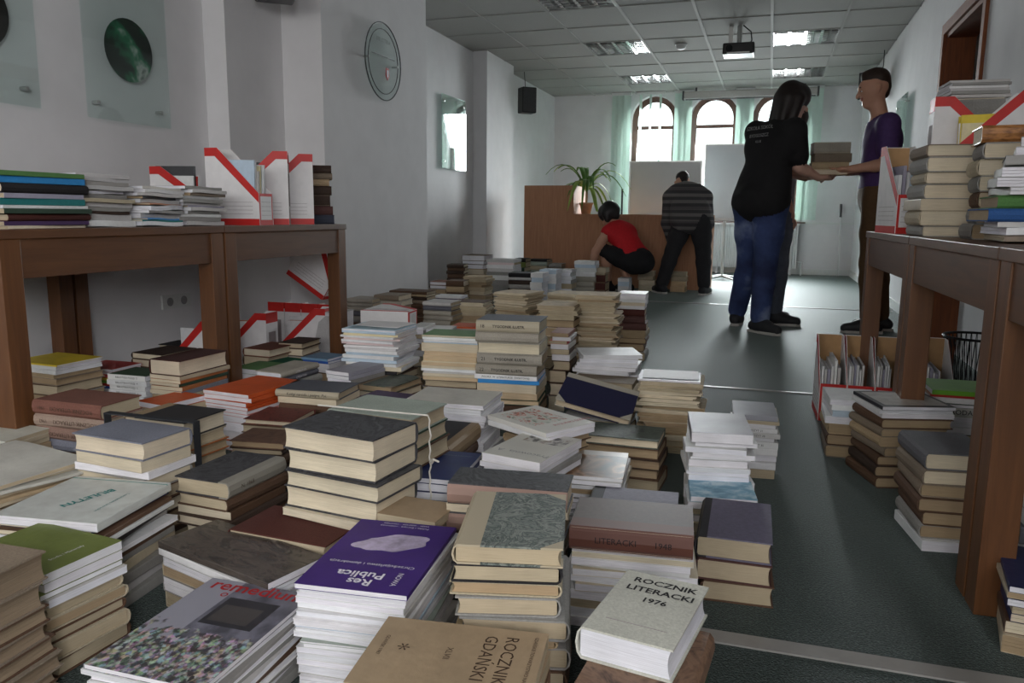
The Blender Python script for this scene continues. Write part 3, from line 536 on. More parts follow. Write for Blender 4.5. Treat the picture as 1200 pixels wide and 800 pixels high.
STACKS = [
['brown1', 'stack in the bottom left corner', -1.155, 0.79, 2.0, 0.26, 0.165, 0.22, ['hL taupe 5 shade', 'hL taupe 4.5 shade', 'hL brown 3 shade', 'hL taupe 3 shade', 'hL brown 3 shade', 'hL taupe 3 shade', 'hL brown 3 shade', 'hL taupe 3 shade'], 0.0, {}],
['green2', 'stack topped by the green paperback', -1.237, 1.03, -5.0, 0.19, 0.218, 0.162, ['pF olive 1.7 white', 'pF white 1.6 white', 'pF olive 1 white', 'pF ltgrey 1.4', 'hB beige 2.2 beige', 'hB beige 2.2', 'hB brown 2 beige', 'hB beige 3 beige', 'hB brown 3'], 0.0, {}],
['biul', 'stack under the pale bulletin', -1.342, 1.232, 8.0, 0.2, 0.235, 0.24, ['mR paleteal 1.7 white', 'mR navy .7', 'mR brown .9', 'mR white .8', 'mR black 1', 'mR grey 1.2', 'mL white 1', 'mR brown 1.5', 'mR grey 1.2', 'mR beige 2', 'mR grey 2', 'mR ltgrey 2', 'mR grey 2'], 0.0, {}],
['magL', 'wide magazine pile at the left edge', -1.712, 1.325, -7.0, 0.2, 0.3, 0.29, ['mF palegrey .8 beige', 'mR beige .6', 'mR palegrey .6', 'mR beige .7', 'mR tan .7', 'mR beige .7', 'mR tan .8', 'mR beige .9', 'mR beige 10.2'], 0.0, {}],
['magL2', 'magazine pile beside the left table leg', -2.005, 1.576, 2.0, 0.19, 0.2, 0.15, ['mF palegrey .8', 'mR beige .8', 'mR beige .8', 'mR tan 1', 'mR beige 1', 'mR grey 8.0'], 0.0, {}],
['brs5', 'spines-out stack before the left table leg', -1.838, 1.719, 0.0, 0.27, 0.245, 0.15, ['hF redbrown 4.2 beige', 'hF pinkbeige 3.6', 'hF pinkbrown 3.6', 'hF bluegrey 3.6', 'hF brown 3.6', 'hF brown 9.0'], 0.0, {}],
['belt6', 'strapped bundle, front column', -1.429, 1.459, -4.0, 0.28, 0.22, 0.15, ['hB bluegrey 3.8 cream', 'pB beige 2.4 cream', 'pB white 1.6 white', 'hB grey 2.8 cream', 'hB brown 3', 'hL dkbrown 3', 'hL brown 4', 'hL dkbrown 4'], 0.0, {}],
['belt7', 'strapped bundle, rear column', -1.48, 1.662, -2.0, 0.27, 0.2, 0.155, ['qL black 3.6 cream', 'hL beige 2.6', 'hL orangebrown 2.4', 'hL brown 2.6', 'hL brown 11.0'], 0.0, {}],
['dark1868', 'stack under the grey-spined marbled book', -1.19, 1.512, -2.0, 0.2, 0.15, 0.21, ['qR darkmarble 3.2 beige', 'hR brown 2.4 beige', 'pR brown 1.6 cream', 'hR dkbrown 2', 'hR brown 3', 'hR dkbrown 4'], 0.0, {}],
['maroon', 'low stack under the maroon cloth book', -0.913, 1.36, -3.0, 0.15, 0.24, 0.145, ['hL maroon 3.2 beige', 'hL brown 11.0'], 0.0, {}],
['rem', 'festival magazine stack at the bottom edge', -0.838, 0.984, 1.0, 0.13, 0.21, 0.297, ['mL photoa .9 white', 'mL white .9 white', 'mR grey .8', 'mL white 1', 'mR grey 1.3', 'mL ltgrey 1', 'mR brown 1.3', 'mL white 1.3', 'mR grey 1.5', 'mL grey 1.5', 'mR grey 2'], 0.0, {}],
['photo', 'low pile behind the festival magazine', -0.961, 1.233, -15.0, 0.142, 0.33, 0.14, ['mF photob 1.2 white', 'mF white 1.2 white', 'mL ltgrey 1.4', 'mL beige 2', 'mL grey 2.5', 'mL beige 3'], 0.0, {}],
['purple', 'stack under the purple magazine', -0.619, 1.177, 6.0, 0.207, 0.193, 0.28, ['mR purple .9 white', 'mR white .8 white', 'mR white .8 white', 'mR white 1 white', 'mR ltgrey 1 white', 'mR white .9 white', 'mR white 1 white', 'mR ltblue .5 white', 'mR white 1.2 white', 'mR white 1 white', 'mR palegreen .4 white', 'mR white 1 white', 'mR white 1 white', 'mR white 1 white', 'mR white 1 white', 'mR ltgrey 2 white', 'mR white 2 white', 'mR white 2 white'], 0.0, {}],
['gdansk', 'stack under the kraft-covered yearbook', -0.375, 0.908, 7.0, 0.21, 0.24, 0.17, ['pB kraft 2 beige', 'pB kraft 2', 'hB brown 3', 'hB beige 11.0'], 0.0, {}],
['marble', 'stack under the green-grey marbled book', -0.37, 1.165, 13.0, 0.311, 0.165, 0.23, ['qL marble 2.8 beige', 'hR black 2.6 beige', 'hR beige 2 tan', 'hR grey 2.8 beige', 'hR grey 3 beige', 'hR tan 1.2 tan', 'hR grey 3.2', 'hR brown 3', 'hR grey 3', 'hR brown 4'], 0.0, {}],
['lit76', 'short stack under the pale 1976 yearbook', -0.139, 1.079, -9.0, 0.239, 0.135, 0.2, ['hL palegrey 4.6 white', 'hR brownmarble 4.2 beige|.02 -.05 4 .15 .2', 'hR dkgreen 14.0'], 0.0, {}],
['lit48', 'stack under the brown-spined yearbook', -0.227, 1.502, 6.0, 0.207, 0.235, 0.165, ['hF litbrown 5 cream', 'pB white 1.3 cream', 'pB white 1.4 white', 'pF white 1 white', 'pB cream 1.5 white', 'pB white 1.4 white', 'pB cream 1.6 white', 'pB white 2 white', 'pB cream 2', 'pB white 2', 'pB white 2'], 0.0, {}],
['lavB', 'stack behind the brown-spined yearbook', -0.265, 1.741, 5.0, 0.15, 0.205, 0.15, ['kL lilac 5 beige', 'hL brown 9.0'], 0.0, {}],
['lav', 'three-book stack at the aisle edge', -0.035, 1.726, 1.0, 0.14, 0.153, 0.235, ['kL darklilac 4.8 beige', 'hL maroonbrown 4.7 beige', 'hL brown 4.6 beige'], 0.0, {}],
['sky', 'stack topped by the sky-blue paperback', -0.078, 1.975, 8.0, 0.12, 0.16, 0.14, ['pL sky 1.6 white', 'pL white 1.8 white', 'hL grey 2', 'pL white 2', 'hL beige 3', 'hL grey 3'], 0.0, {}],
['white', 'stack of white paperbacks beside the aisle', -0.1, 2.132, 8.0, 0.25, 0.155, 0.22, ['pL silver 3 white', 'pR white 1.3 white', 'pL white 1.6 white', 'pR white 1.5 white', 'pL ltgrey .7 white', 'pL white 2 white', 'pR white 1.4 white', 'pL white 1.2 white', 'pL white 2 white', 'pL white 2 white', 'pL ltgrey 3 white', 'pL white 4 white', 'pL white 4 white'], 0.0, {}],
['side12', 'low aisle stack behind the white paperbacks', -0.014, 2.547, 4.0, 0.2, 0.13, 0.19, ['pF silver 1.6 white', 'pR beige 1 beige', 'pR grey 1.3', 'pF white 1.4 white', 'pF ltgrey 1.4 white', 'pR grey 1.2', 'pF white 2 white', 'pF white 2 white', 'pR grey 2', 'pF white 2 white', 'pR beige 3'], 0.0, {}],
['silver', 'cream pamphlet stack under a silver cover', -0.302, 2.725, 4.0, 0.25, 0.21, 0.17, ['pL silver .6 white', 'tB cream 1.1', 'tB cream 1.1', 'tB cream 1.1', 'tB cream 1.1', 'tB beige 1.2', 'tB beige 1.2', 'tB beige 1.2', 'tB beige 1.2', 'tB beige 1.2', 'tB cream 1.5', 'tB cream 1.5', 'tB cream 1.5', 'tB tan 2', 'tB tan 2', 'tB tan 2', 'tB tan 2'], 0.0, {}],
['navybase', 'stack beneath the tilted navy album', -0.52, 2.53, 0.0, 0.14, 0.2, 0.15, ['hB grey 3', 'hB black 17.0'], 0.0, {}],
['greybrn', 'stack behind the tilted navy album', -0.552, 2.837, 0.0, 0.2, 0.23, 0.13, ['hB taupe 3', 'hB brown 7.0', 'hB brown 4', 'hB dkbrown 4'], 0.0, {}],
['greenmarb', 'stack topped by the mottled dark green book', -0.389, 2.289, 0.0, 0.16, 0.24, 0.16, ['hB greenmarb 2.6 cream', 'hB brown 3', 'hB dkbrown 3', 'hB brown 3', 'hB brown 4'], 0.0, {}],
['face', 'magazine stack with the brown photo cover', -0.399, 1.949, 6.0, 0.16, 0.16, 0.22, ['mL photoc 1 white', 'mR white 1', 'mL grey 1', 'mR beige 1.2', 'mL white 1', 'mR grey 1.2', 'mL white 1.4', 'mL grey 2', 'mR white 2', 'mR beige 3'], 0.0, {}],
['prac', 'stack of grey-white photo-band paperbacks', -0.531, 1.822, -12.0, 0.23, 0.16, 0.23, ['pL pracw 1.6 white', 'pL white 1 white', 'pR grey 1', 'pL ltgrey 1.2', 'pR grey 12.2'], 0.0, {}],
['draw', 'stack under the child drawing cover', -0.566, 2.01, -32.0, 0.25, 0.24, 0.18, ['pF drawing 1.3 white', 'pF white 1.6 white', 'hL brown 2.4 tan|-.01 .03 3 .22 .13', 'hL tan 2.6 tan|-.01 .03 8 .2 .13', 'hL dkbrown 2.6|-.01 .03 10 .2 .12', 'hL brown 15.0'], 0.0, {}],
['navyp', 'stack of navy-covered paperbacks', -0.715, 1.694, 5.0, 0.2, 0.125, 0.215, ['pL navysheen .9 white', 'pL navy 1.4 white', 'pL navy 1.4 white', 'pL navy 11.0 white'], 0.0, {}],
['darktan', 'stack under the black tan-spined book', -0.838, 1.952, 2.0, 0.2, 0.15, 0.25, ['qR black 5.2 beige', 'hR brown 4', 'hR dkbrown 4', 'hR brown 8.0'], 0.0, {}],
['whitemag', 'stack of wide white magazines', -0.889, 2.18, 3.0, 0.25, 0.25, 0.2, ['mB offwhite .8 white', 'mB white 1 white', 'mB white 1.1 white', 'mB white 1 white', 'mB ltgrey 1.2 white', 'mB white 1.4 white', 'mB white 2 white', 'mB white 3 white', 'mB ltgrey 3 white'], 0.0, {}],
['blackm', 'string-tied bundle, front column', -0.837, 1.46, -8.0, 0.35, 0.235, 0.165, ['hB darkmarble 4.2 cream', 'hB darkmarble 4 cream', 'hB darkmarble 3.2 cream', 'hB darkmarble 4.2 cream', 'pB cream 1.4 cream', 'pB cream 1.8 cream', 'hB brown 11.6 cream'], 0.0, {}],
['palegreen', 'string-tied bundle, rear column', -0.873, 1.704, -5.0, 0.33, 0.24, 0.17, ['hL palegreen 3 beige', 'hL dkgreen 3', 'hL brown 3.4 beige', 'hL grey 15.6'], 0.0, {}],
['hand', 'stack whose top spine carries handwriting', -1.474, 2.352, 5.0, 0.2, 0.235, 0.17, ['hF slatetop 2.4 beige', 'pB cream 2 cream', 'hF brown 3', 'hF brown 3', 'hF dkbrown 8.0'], 0.0, {}],
['redm', 'stack under the red marbled book', -1.487, 2.141, 6.0, 0.15, 0.165, 0.17, ['hB redmarble 1.8 cream', 'hB brown 3', 'hB brown 11.0'], 0.0, {}],
['brownb', 'stack under the plain brown leather book', -1.394, 1.94, 8.0, 0.14, 0.17, 0.14, ['hR brownleather 2.2 tan', 'hR dkbrown 1.8 beige', 'hR brown 3', 'hR dkbrown 4', 'hR brown 4'], 0.0, {}],
['orange', 'stack of orange-covered paperbacks', -1.696, 2.291, -6.0, 0.2, 0.2, 0.27, ['pR orange 1.2 white', 'pR orange 1.4 white', 'pR orange 1.3 white', 'pR orange 1 white', 'pL orange 1.2 white', 'pL pink 1 white', 'pL pink 2 white', 'pR ltgrey 3 white', 'pL white 3 white', 'pL orange 3 white'], 0.0, {}],
['orflat', 'low pile under the loose orange booklet', -1.881, 2.097, -10.0, 0.18, 0.13, 0.17, ['pL orange 1.2 white', 'pL orangebrown 1.5', 'hL brown 9.0'], 0.0, {}],
['red33', 'bright booklet stack under left table', -2.611, 2.564, 0.0, 0.16, 0.19, 0.16, ['pB red 1 white', 'pF white 1 white', 'pF red 1', 'pF yellow 1', 'pF lime 1', 'pF red .8', 'pF blue 1', 'pF white 1.2 white', 'hF brown 5.0'], 0.0, {}],
['green33', 'white-spined series under the left table', -2.343, 2.451, 2.0, 0.17, 0.175, 0.15, ['pF whitegreen 1.8 white', 'pF white 1.8 white', 'pF white 1.8 white', 'pF white 1.8 white', 'pF white 1.8 white', 'hF grey 6.0'], 0.0, {}],
['mar34', 'stack with maroon top by left table leg', -1.964, 2.291, -2.0, 0.291, 0.135, 0.24, ['hL maroondark 4.6 cream', 'pR beige 1.2 cream', 'pR orangebrown 1 cream', 'pR dkgreen 1 cream', 'pR orangebrown 1.2 cream', 'pR bluegrey 1.4 cream', 'pR beige 2', 'hR brown 12.0'], 0.0, {}],
['dk35', 'stack of dark books under the left table', -2.488, 2.751, -4.0, 0.2, 0.17, 0.2, ['hL dkbrown 2.4 cream', 'hL brown 3', 'hL dkbrown 4', 'hL brown 8.0'], 0.0, {}],
['bl35', 'black stack by the wall under left table', -2.741, 3.176, 0.0, 0.15, 0.2, 0.15, ['hB black 2.4 cream', 'hB black 11.0'], 0.0, {}],
['green36', 'green-topped stack between the table legs', -1.991, 2.728, -3.0, 0.17, 0.13, 0.17, ['pL green 1.4 white', 'pR grey 1.4', 'pL ltgrey 9.0'], 0.0, {}],
['br37', 'reddish-topped stack beneath the second left table', -2.203, 3.114, -3.0, 0.18, 0.15, 0.2, ['hL redbrown2 3 cream', 'hL brown 4', 'hL dkbrown 8.0'], 0.0, {}],
['dk38', 'dark-topped stack beneath the second left table', -2.133, 3.252, 4.0, 0.19, 0.13, 0.18, ['hL dkbrown 3 beige', 'hL brown 4', 'hL grey 4', 'hL brown 10.0'], 0.0, {}],
['gr39', 'low pile under the emerald book', -2.003, 2.94, -8.0, 0.15, 0.14, 0.17, ['hL emerald 1.8 green', 'hL green 11.0'], 0.0, {}],
['bl40', 'low pile under the thin blue booklet', -1.858, 3.02, -5.0, 0.17, 0.14, 0.14, ['pF steelblue .8 white', 'pF blue .8 white', 'pL grey 3', 'hL brown 4', 'hL brown 4'], 0.0, {}],
['gs41', 'stack of grey cloth volumes', -1.775, 2.619, -4.0, 0.2, 0.12, 0.24, ['hR greycloth 2.2 white', 'hR slate 2.2 beige', 'hR grey 3', 'hR brown 12.0'], 0.0, {}],
['lil42', 'stack of small lilac-grey paperbacks', -1.474, 2.615, -10.0, 0.22, 0.11, 0.21, ['pR lilacgrey 1.3 white', 'pR lilacgrey 1.3 white', 'pR grey 1.6', 'pR slate 2', 'hR brown 14.0'], 0.0, {}],
['blue43', 'tall stack of pale blue and white magazines', -1.473, 2.82, 2.0, 0.35, 0.23, 0.21, ['pL bluecover .8 white', 'pF ltblue .8 white', 'pF yellowwhite .9 white', 'pF white .8 white', 'pF pinkwhite .8 white', 'pF white .9 white', 'pF pinkwhite 1 white', 'pF white .8 white', 'pF white 1 white', 'pF white 1.2 white', 'pF ltblue 1 white', 'pF white 1.4 white', 'pF ltblue 1.2 white', 'pF white 1 white', 'pF cream 1.6 white', 'hF black 2', 'hF brown 3', 'hF grey 13.0'], 0.0, {}],
['gm44', 'stack topped by the dark green marbled book', -1.335, 2.636, -6.0, 0.175, 0.15, 0.22, ['qL greenmarb 2.6 tan', 'hL brown 3', 'hL dkbrown 4', 'hL brown 8.0'], 0.0, {}],
['pu45', 'low pile under the plain purple cover', -1.246, 2.436, -6.0, 0.165, 0.17, 0.12, ['pL plum .8 beige', 'hL brown 11.0'], 0.0, {}],
['gtop46', 'tall cream stack topped by the green cover', -1.15, 2.828, 6.0, 0.34, 0.22, 0.16, ['pB green .9 cream', 'pF white 1 cream', 'pF white .9 cream', 'pF ltblue .4 white', 'pB peach 3.4 cream', 'pB cream 1.6 peach', 'pB peach 2.2 peach', 'pB yellowwhite .6 cream', 'pB peach 1.4 peach', 'pF cream 1.2 white', 'pF white 1.2 white', 'pF ltgrey .7 white', 'pF cream 1.2 white', 'pB cream 1.4 peach', 'hB brown 3', 'hB grey 4', 'hB brown 10.0'], 0.0, {}],
['tyg47', 'tall centre stack with grey lettered spines', -0.913, 2.828, 6.0, 0.41, 0.24, 0.19, ['hF slatetop 4.3 beige', 'hF greycloth 3.8', 'hB greycloth 4.2 cream', 'hF greycloth 4 beige', 'hF greycloth 3.7 beige', 'pF white 1.8 white', 'pF skyblue 1.6 white', 'pB cream 3.2 cream', 'pB peach 2.2 peach', 'hB dkgreen 2.2 peach', 'hF brown 4', 'hF brown 5'], 0.0, {}],
['red53', 'narrow stack right of grey lettered spines', -0.791, 3.13, 4.0, 0.327, 0.075, 0.16, ['pR brownred 1.2', 'pR ltgrey 1.2', 'pR red 1', 'pR ltgrey 1.6', 'pR brown 1.6', 'pR ltgrey 2', 'hR brown 3', 'hR dkbrown 4', 'hR brown 4', 'hR grey 5'], 0.0, {}],
['pap48', 'fanned pile of tan paper pamphlets, left', -1.239, 3.948, -12.0, 0.398, 0.191, 0.2, ['tB paper 1', 'tB paper 1', 'tB paper 1', 'tB paper 1', 'tB paper 1', 'tB tan 1', 'tB paper 1', 'tB tan 1', 'tB paper 1', 'tB tan 1', 'tB paper 1', 'tB tan 1', 'tB paper 27.0'], 0.0, {}],
['pap49', 'tan pile left of the tall ragged stack', -0.961, 3.71, 4.0, 0.372, 0.185, 0.22, ['tB paper 2', 'tB paper 2', 'tB tan 2.2', 'hB brown 3.4 tan', 'hB cream 4 tan', 'hB brown 4 tan', 'hB maroon 5', 'hB cream 5', 'hB brown 6'], 0.0, {}],
['pap49b', 'pale sheaf behind the tan pile', -1.084, 4.449, -8.0, 0.354, 0.211, 0.2, ['tB paper 1.5', 'tB paper 1.5', 'tB tan 3', 'tB tan 28.0'], 0.0, {}],
['tan50', 'tall ragged stack of tan pamphlets', -0.791, 3.85, 4.0, 0.414, 0.194, 0.2, ['tB paper 1', 'tB paper .8', 'tB tan 1.1', 'tB paper .9', 'tB paper 1.2', 'tB tan .9', 'tB paper 1', 'tB paper .8', 'tB tan 1.1', 'tB paper .9', 'tB paper 1.2', 'tB tan .9', 'tB paper 1', 'tB paper .8', 'tB tan 1.1', 'tB paper .9', 'tB paper 1.2', 'tB tan .9', 'tB paper 1', 'tB paper .8', 'tB tan 1.1', 'tB paper .9', 'tB paper 1.2', 'tB tan .9', 'tB paper 1', 'tB paper .8', 'tB tan 1.1', 'tB paper .9', 'tB paper 1.2', 'tB tan 3.9', 'tB tan 3'], 0.0, {}],
['wh51', 'white-topped maroon stack at the aisle edge', -0.707, 4.39, 4.0, 0.375, 0.155, 0.18, ['pL white 1.6 white', 'pF white 1.4 white', 'pF white 1.7 white', 'pF cream 1.6 white', 'pF white 1.8 white', 'hF maroon 3.6', 'hF maroonbrown 3.8', 'hF maroonbrown 3.6', 'hR tan 4', 'hR brown 3', 'hR brown 4', 'hR grey 5'], 0.0, {}],
['fan52', 'fanned white brochures beside the aisle', -0.599, 3.139, 8.0, 0.25, 0.24, 0.19, ['mL white 1.4 white', 'mL white 1.4 white', 'mL white 1.4 white', 'mL ltgrey 1.3 white', 'mL white 1.4 white', 'mL ltgrey 1.4 white', 'hL grey 14.0'], 0.0, {}],
['fgl', 'roll of grey volumes by the wall block, left', -2.247, 4.13, 0.0, 0.306, 0.167, 0.16, ['hF greycloth 2.5', 'hF greycloth 2.5', 'hF greycloth 2.5', 'hF slate 3', 'hF grey 4', 'hF brown 5', 'hF brown 12.0'], 0.0, {}],
['fgr', 'larger grey volumes by the wall block, right', -2.124, 4.24, 0.0, 0.322, 0.162, 0.18, ['hF taupe 3', 'hF greycloth 3', 'hF tan 3', 'hF brown 4', 'hF grey 5', 'hF brown 12.0'], 0.0, {}],
['fbr', 'brown bundle beyond the wall block', -2.246, 4.78, 0.0, 0.293, 0.272, 0.16, ['hF brown 2.5', 'hF tan 2', 'hF dkbrown 2.5', 'hF taupe 3', 'hF brown 4', 'hF brown 6', 'hF brown 8', 'hF brown 8'], 0.0, {}],
['fsm', 'small white-edged stack at the wall corner', -2.356, 5.54, 0.0, 0.293, 0.139, 0.18, ['hR redbrown2 3 white', 'hL brown 3 white', 'hL grey 4', 'hL brown 6', 'hL brown 16.0'], 0.0, {}],
['fdk', 'round-backed dark stack beside the recessed wall', -2.658, 6.598, 10.0, 0.353, 0.155, 0.2, ['hF dkbrown 3', 'hF brown 3', 'hF dkbrown 3', 'hF brown 4', 'hF dkbrown 5', 'hF brown 20.0'], 0.0, {}],
['fbig', 'big-volume stack beside the far pilaster', -2.737, 7.325, 0.0, 0.401, 0.24, 0.25, ['hL taupe 6 white', 'hL brown 4 white', 'hL brown 5 white', 'hL tan 6 cream', 'hL brown 6', 'hL brown 18.0'], 0.0, {}],
['ftan', 'tan stack in front of the far pilaster', -2.121, 5.69, 0.0, 0.328, 0.174, 0.18, ['tB tan 2', 'tB beige 2', 'tB tan 2.4', 'tB paper 2', 'tB tan 3', 'tB tan 3', 'tB brown 5', 'tB tan 7', 'tB brown 7'], 0.0, {}],
['fbrn2', 'brown stack touching the tan stack', -2.206, 5.48, 6.0, 0.308, 0.136, 0.16, ['hF brown 4', 'hF tan 4', 'hF brown 5', 'hF brown 16.0'], 0.0, {}],
['fgw', 'grey-white stack right of the pilaster', -2.357, 7.02, 0.0, 0.385, 0.267, 0.24, ['pF ltgrey 2.5', 'pF pinkwhite 2', 'pF white 3 white', 'pF ltgrey 3', 'pF grey 3', 'pF white 4', 'pF grey 4', 'pF grey 6', 'pF grey 8'], 0.0, {}],
['fdk2', 'dark stack left of the white paper towers', -1.986, 6.41, 5.0, 0.312, 0.195, 0.22, ['hF black 3', 'hF ltgrey 2', 'hF dkbrown 3', 'hF grey 3', 'hF dkbrown 4', 'hF brown 11.0'], 0.0, {}],
['fgrn', 'dark green stack touching the counter', -2.481, 8.0, 0.0, 0.34, 0.132, 0.2, ['hF black 4', 'hF olive 6', 'hF dkgreen 5', 'hF olive 22.0'], 0.0, {}],
['fcr', 'cream-green stack touching the counter', -2.347, 8.21, 0.0, 0.324, 0.218, 0.22, ['hF black 2', 'hF palegreen 4', 'hF beige 4', 'hF palegreen 5', 'hF brown 14.0'], 0.0, {}],
['fcr2', 'low grey stack touching the counter', -2.148, 8.2, 0.0, 0.284, 0.141, 0.2, ['hF grey 4', 'hF taupe 4', 'hF beige 21.0'], 0.0, {}],
['fwh', 'white paper tower, left', -1.799, 6.3, 0.0, 0.324, 0.102, 0.2, ['pF white 3 white', 'pF ltblue 3 white', 'pF white 4 white', 'pF white 4 white', 'pF white 5 white', 'pF white 7 white'], 0.0, {}],
['fwh2', 'white paper tower, right', -1.787, 6.6, 0.0, 0.333, 0.151, 0.2, ['pF ltblue 3 white', 'pF white 3 white', 'pF white 4 white', 'pF ltblue 4 white', 'pF white 6 white', 'pF white 8 white'], 0.0, {}],
['fgr2', 'grey tower beside the white paper towers', -1.738, 7.0, 0.0, 0.309, 0.127, 0.2, ['pL grey 2', 'pR ltgrey 3', 'pL grey 3', 'pR grey 3', 'pL slate 4', 'pR grey 5', 'pL grey 7'], 0.0, {}],
['fwc', 'white-over-grey stack by the crouching person', -1.683, 7.55, 0.0, 0.358, 0.202, 0.2, ['pF white 3 white', 'pF ltblue 3 white', 'pF white 4 white', 'pF white 4 white', 'hF greycloth 5', 'hF greycloth 5', 'hF greycloth 5', 'hF greycloth 5'], 0.0, {}],
['fma', 'maroon stack by the crouching person', -1.533, 7.6, 0.0, 0.294, 0.1, 0.2, ['pF beige 4', 'hF beige 2', 'hF maroon 7', 'hF maroon 7', 'hF maroon 7'], 0.0, {}],
['fw3', 'white stack right of the crouching person', -1.379, 7.99, 0.0, 0.171, 0.113, 0.18, ['pF white 3 white', 'pF ltblue 4 white', 'pF white 4 white', 'pF white 4 white'], 0.0, {}],
['fcb1', 'left cream stack at the counter foot', -1.235, 8.55, 0.0, 0.208, 0.164, 0.2, ['hF cream 5', 'hF beige 5', 'hF cream 6', 'hF cream 6'], 0.0, {}],
['fcb2', 'right cream stack at the counter foot', -0.893, 8.55, 0.0, 0.21, 0.16, 0.2, ['hF beige 5', 'hF beige 5', 'hF peach 6', 'hF peach 6'], 0.0, {}],
['fpur', 'white and purple stack by the wall', -2.052, 4.975, 4.0, 0.248, 0.193, 0.15, ['pF white 1.5 white', 'pF plum 2', 'pF white 22.0 white'], 0.0, {}],
['fgs', 'grey stack behind the green-topped stack', -1.694, 3.98, 0.0, 0.326, 0.166, 0.16, ['hF ltgrey 2.5', 'hF slate 3', 'hF greycloth 3', 'hF greycloth 3', 'hF greycloth 4', 'hF brown 22.0'], 0.0, {}],
['fbt', 'cardboard-brown stack in the far middle', -1.583, 4.135, 4.0, 0.315, 0.193, 0.17, ['tB brown 3', 'tB tan 3.5', 'tB taupe 3', 'tB tan 4', 'tB tan 4', 'tB brown 22.0'], 0.0, {}],
['fgy', 'narrow grey stack beside the pale blue magazines', -1.497, 3.28, 4.0, 0.294, 0.072, 0.16, ['pR ltgrey 1.5', 'pR grey 2', 'pR slate 2', 'pR grey 2.5', 'pR slate 3', 'pR grey 3', 'hR grey 5', 'hR slate 6', 'hR grey 6'], 0.0, {}],
['for', 'low pile under the loose orange sheet', -1.364, 3.525, 6.0, 0.268, 0.139, 0.15, ['pF orange .8 white', 'pF grey 2', 'hF brown 26.0'], 0.0, {}],
['fws', 'low pile under loose white sheets', -1.425, 3.319, 10.0, 0.28, 0.13, 0.14, ['mL white .8 white', 'mL ltgrey 1', 'hF grey 26.0'], 0.0, {}],
['R1', 'slate-topped stack by the right table leg', 0.45, 2.15, 8.0, 0.245, 0.155, 0.21, ['hL slatebook 3.8 cream', 'hL taupe 3.4 cream', 'hL taupe 3 tan', 'hL brown 3.2 tan', 'hL brown 3.2 tan', 'hL grey 3.2 tan', 'pL white 2.4 white'], 0.0, {}],
['R2', 'stack under the framed-cover magazines', 0.42, 2.62, 17.0, 0.25, 0.215, 0.21, ['mL framed 1 white', 'mL white 1.2 white', 'mL white 1.2 white', 'hL brown 2.6 tan', 'hL taupe 2.4 tan', 'hL tan 2.6 tan', 'hL taupe 2.6 tan', 'hL brown 2.6 tan', 'hL dkbrown 3 tan', 'hL brown 3 tan'], 0.0, {}],
['R3', 'low aisle stack before the kraft files', 0.3, 2.87, 3.0, 0.2, 0.16, 0.2, ['pL white 1.2 white', 'pF white 1.2 white', 'pF ltblue 1.2 white', 'pL white 1.6 white', 'hL tan 2.4 tan', 'hL brown 2.4 tan', 'hL taupe 2.6 tan'], 0.0, {}],
['R5', 'green-topped stack under the right table', 0.62, 2.85, 2.0, 0.26, 0.2, 0.2, ['pF lime 1.4 white', 'pF red .7', 'pF white 1.8 white', 'pB dkgreen 1 white', 'pF polska 2.8 white', 'pB white 1.6 white', 'pB ltgrey 1.6 white', 'pB white 2 white', 'hB black 3', 'hB grey 8.0'], 0.0, {}],
['R6', 'low pile in the bottom right corner', 0.555, 1.68, -8.0, 0.13, 0.16, 0.22, ['mL navy 1 white', 'mL beige 1', 'mL navy 1.2 white', 'mL beige 1.4', 'mL navy 1.4', 'mL brown 2', 'mL beige 3'], 0.0, {}],
['R7', 'grey stack behind the nearest right table leg', 0.66, 2.0, 0.0, 0.33, 0.2, 0.24, ['pF grey 14.8', 'pF grey 4', 'pF slate 4', 'pF grey 5', 'pF grey 5'], 0.0, {}],
['lt1', 'coloured pile on the left table end', -2.17, 1.83, 88.0, 0.91, 0.29, 0.23, ['pF green 1.2 white', 'pF skyblue 1.6', 'hF black 2.4', 'pF lilac 1.2', 'pF teal 1.6', 'pF white .8 white', 'pF dkgreen 1.2', 'hF maroon 1.8', 'pF plum 1', 'pF cream .8'], 0.745, {}],
['lt2', 'second magazine pile on the left table', -2.2, 2.09, 84.0, 0.915, 0.2, 0.24, ['mF ltgrey 1', 'mF ltgrey 1', 'mF grey 1', 'mF ltgrey 1.1', 'mB ltgrey 1', 'mF grey 1.2', 'mF beige 1', 'mF ltgrey 1.2', 'mF grey 1', 'mF dkbrown .8', 'mF ltgrey 1.6', 'mF white 1.6 white'], 0.745, {}],
['lt3', 'curling middle pile on the left table', -2.18, 2.31, 93.0, 0.88, 0.2, 0.24, ['mF offwhite .8 white', 'mF white 1 white', 'mF ltgrey 1', 'mF dkgrey .8', 'mF ltgrey 1.2', 'mF orangebrown .5', 'mB ltgrey 1.4', 'mF grey 1', 'mF ltgrey 1.4', 'mF skyblue .5', 'mF teal .5', 'mF white 1.2 white'], 0.745, {}],
['lt4', 'left-table pile beside the red-white files', -2.16, 2.53, 86.0, 0.89, 0.19, 0.22, ['mF grey 1', 'mF ltgrey 1.2', 'mF taupe 1', 'mF ltgrey 1', 'mF grey 1.2', 'mF ltgrey 1', 'mF lilac .5', 'mF ltgrey 1.2', 'mF grey 1', 'mF white 1 white', 'mF grey 1.4', 'mF ltgrey 1.4'], 0.745, {}],
['ltb', 'old-volume column on the left table end', -2.09, 3.36, 32.0, 1.02, 0.155, 0.12, ['hF dkbrown 3', 'hF taupe 2.4', 'hF tan 2.6', 'hF dkbrown 3.4', 'hF dkbrown 4.4', 'hF maroonbrown 3.4', 'hF navygrey 3.6'], 0.745, {}],
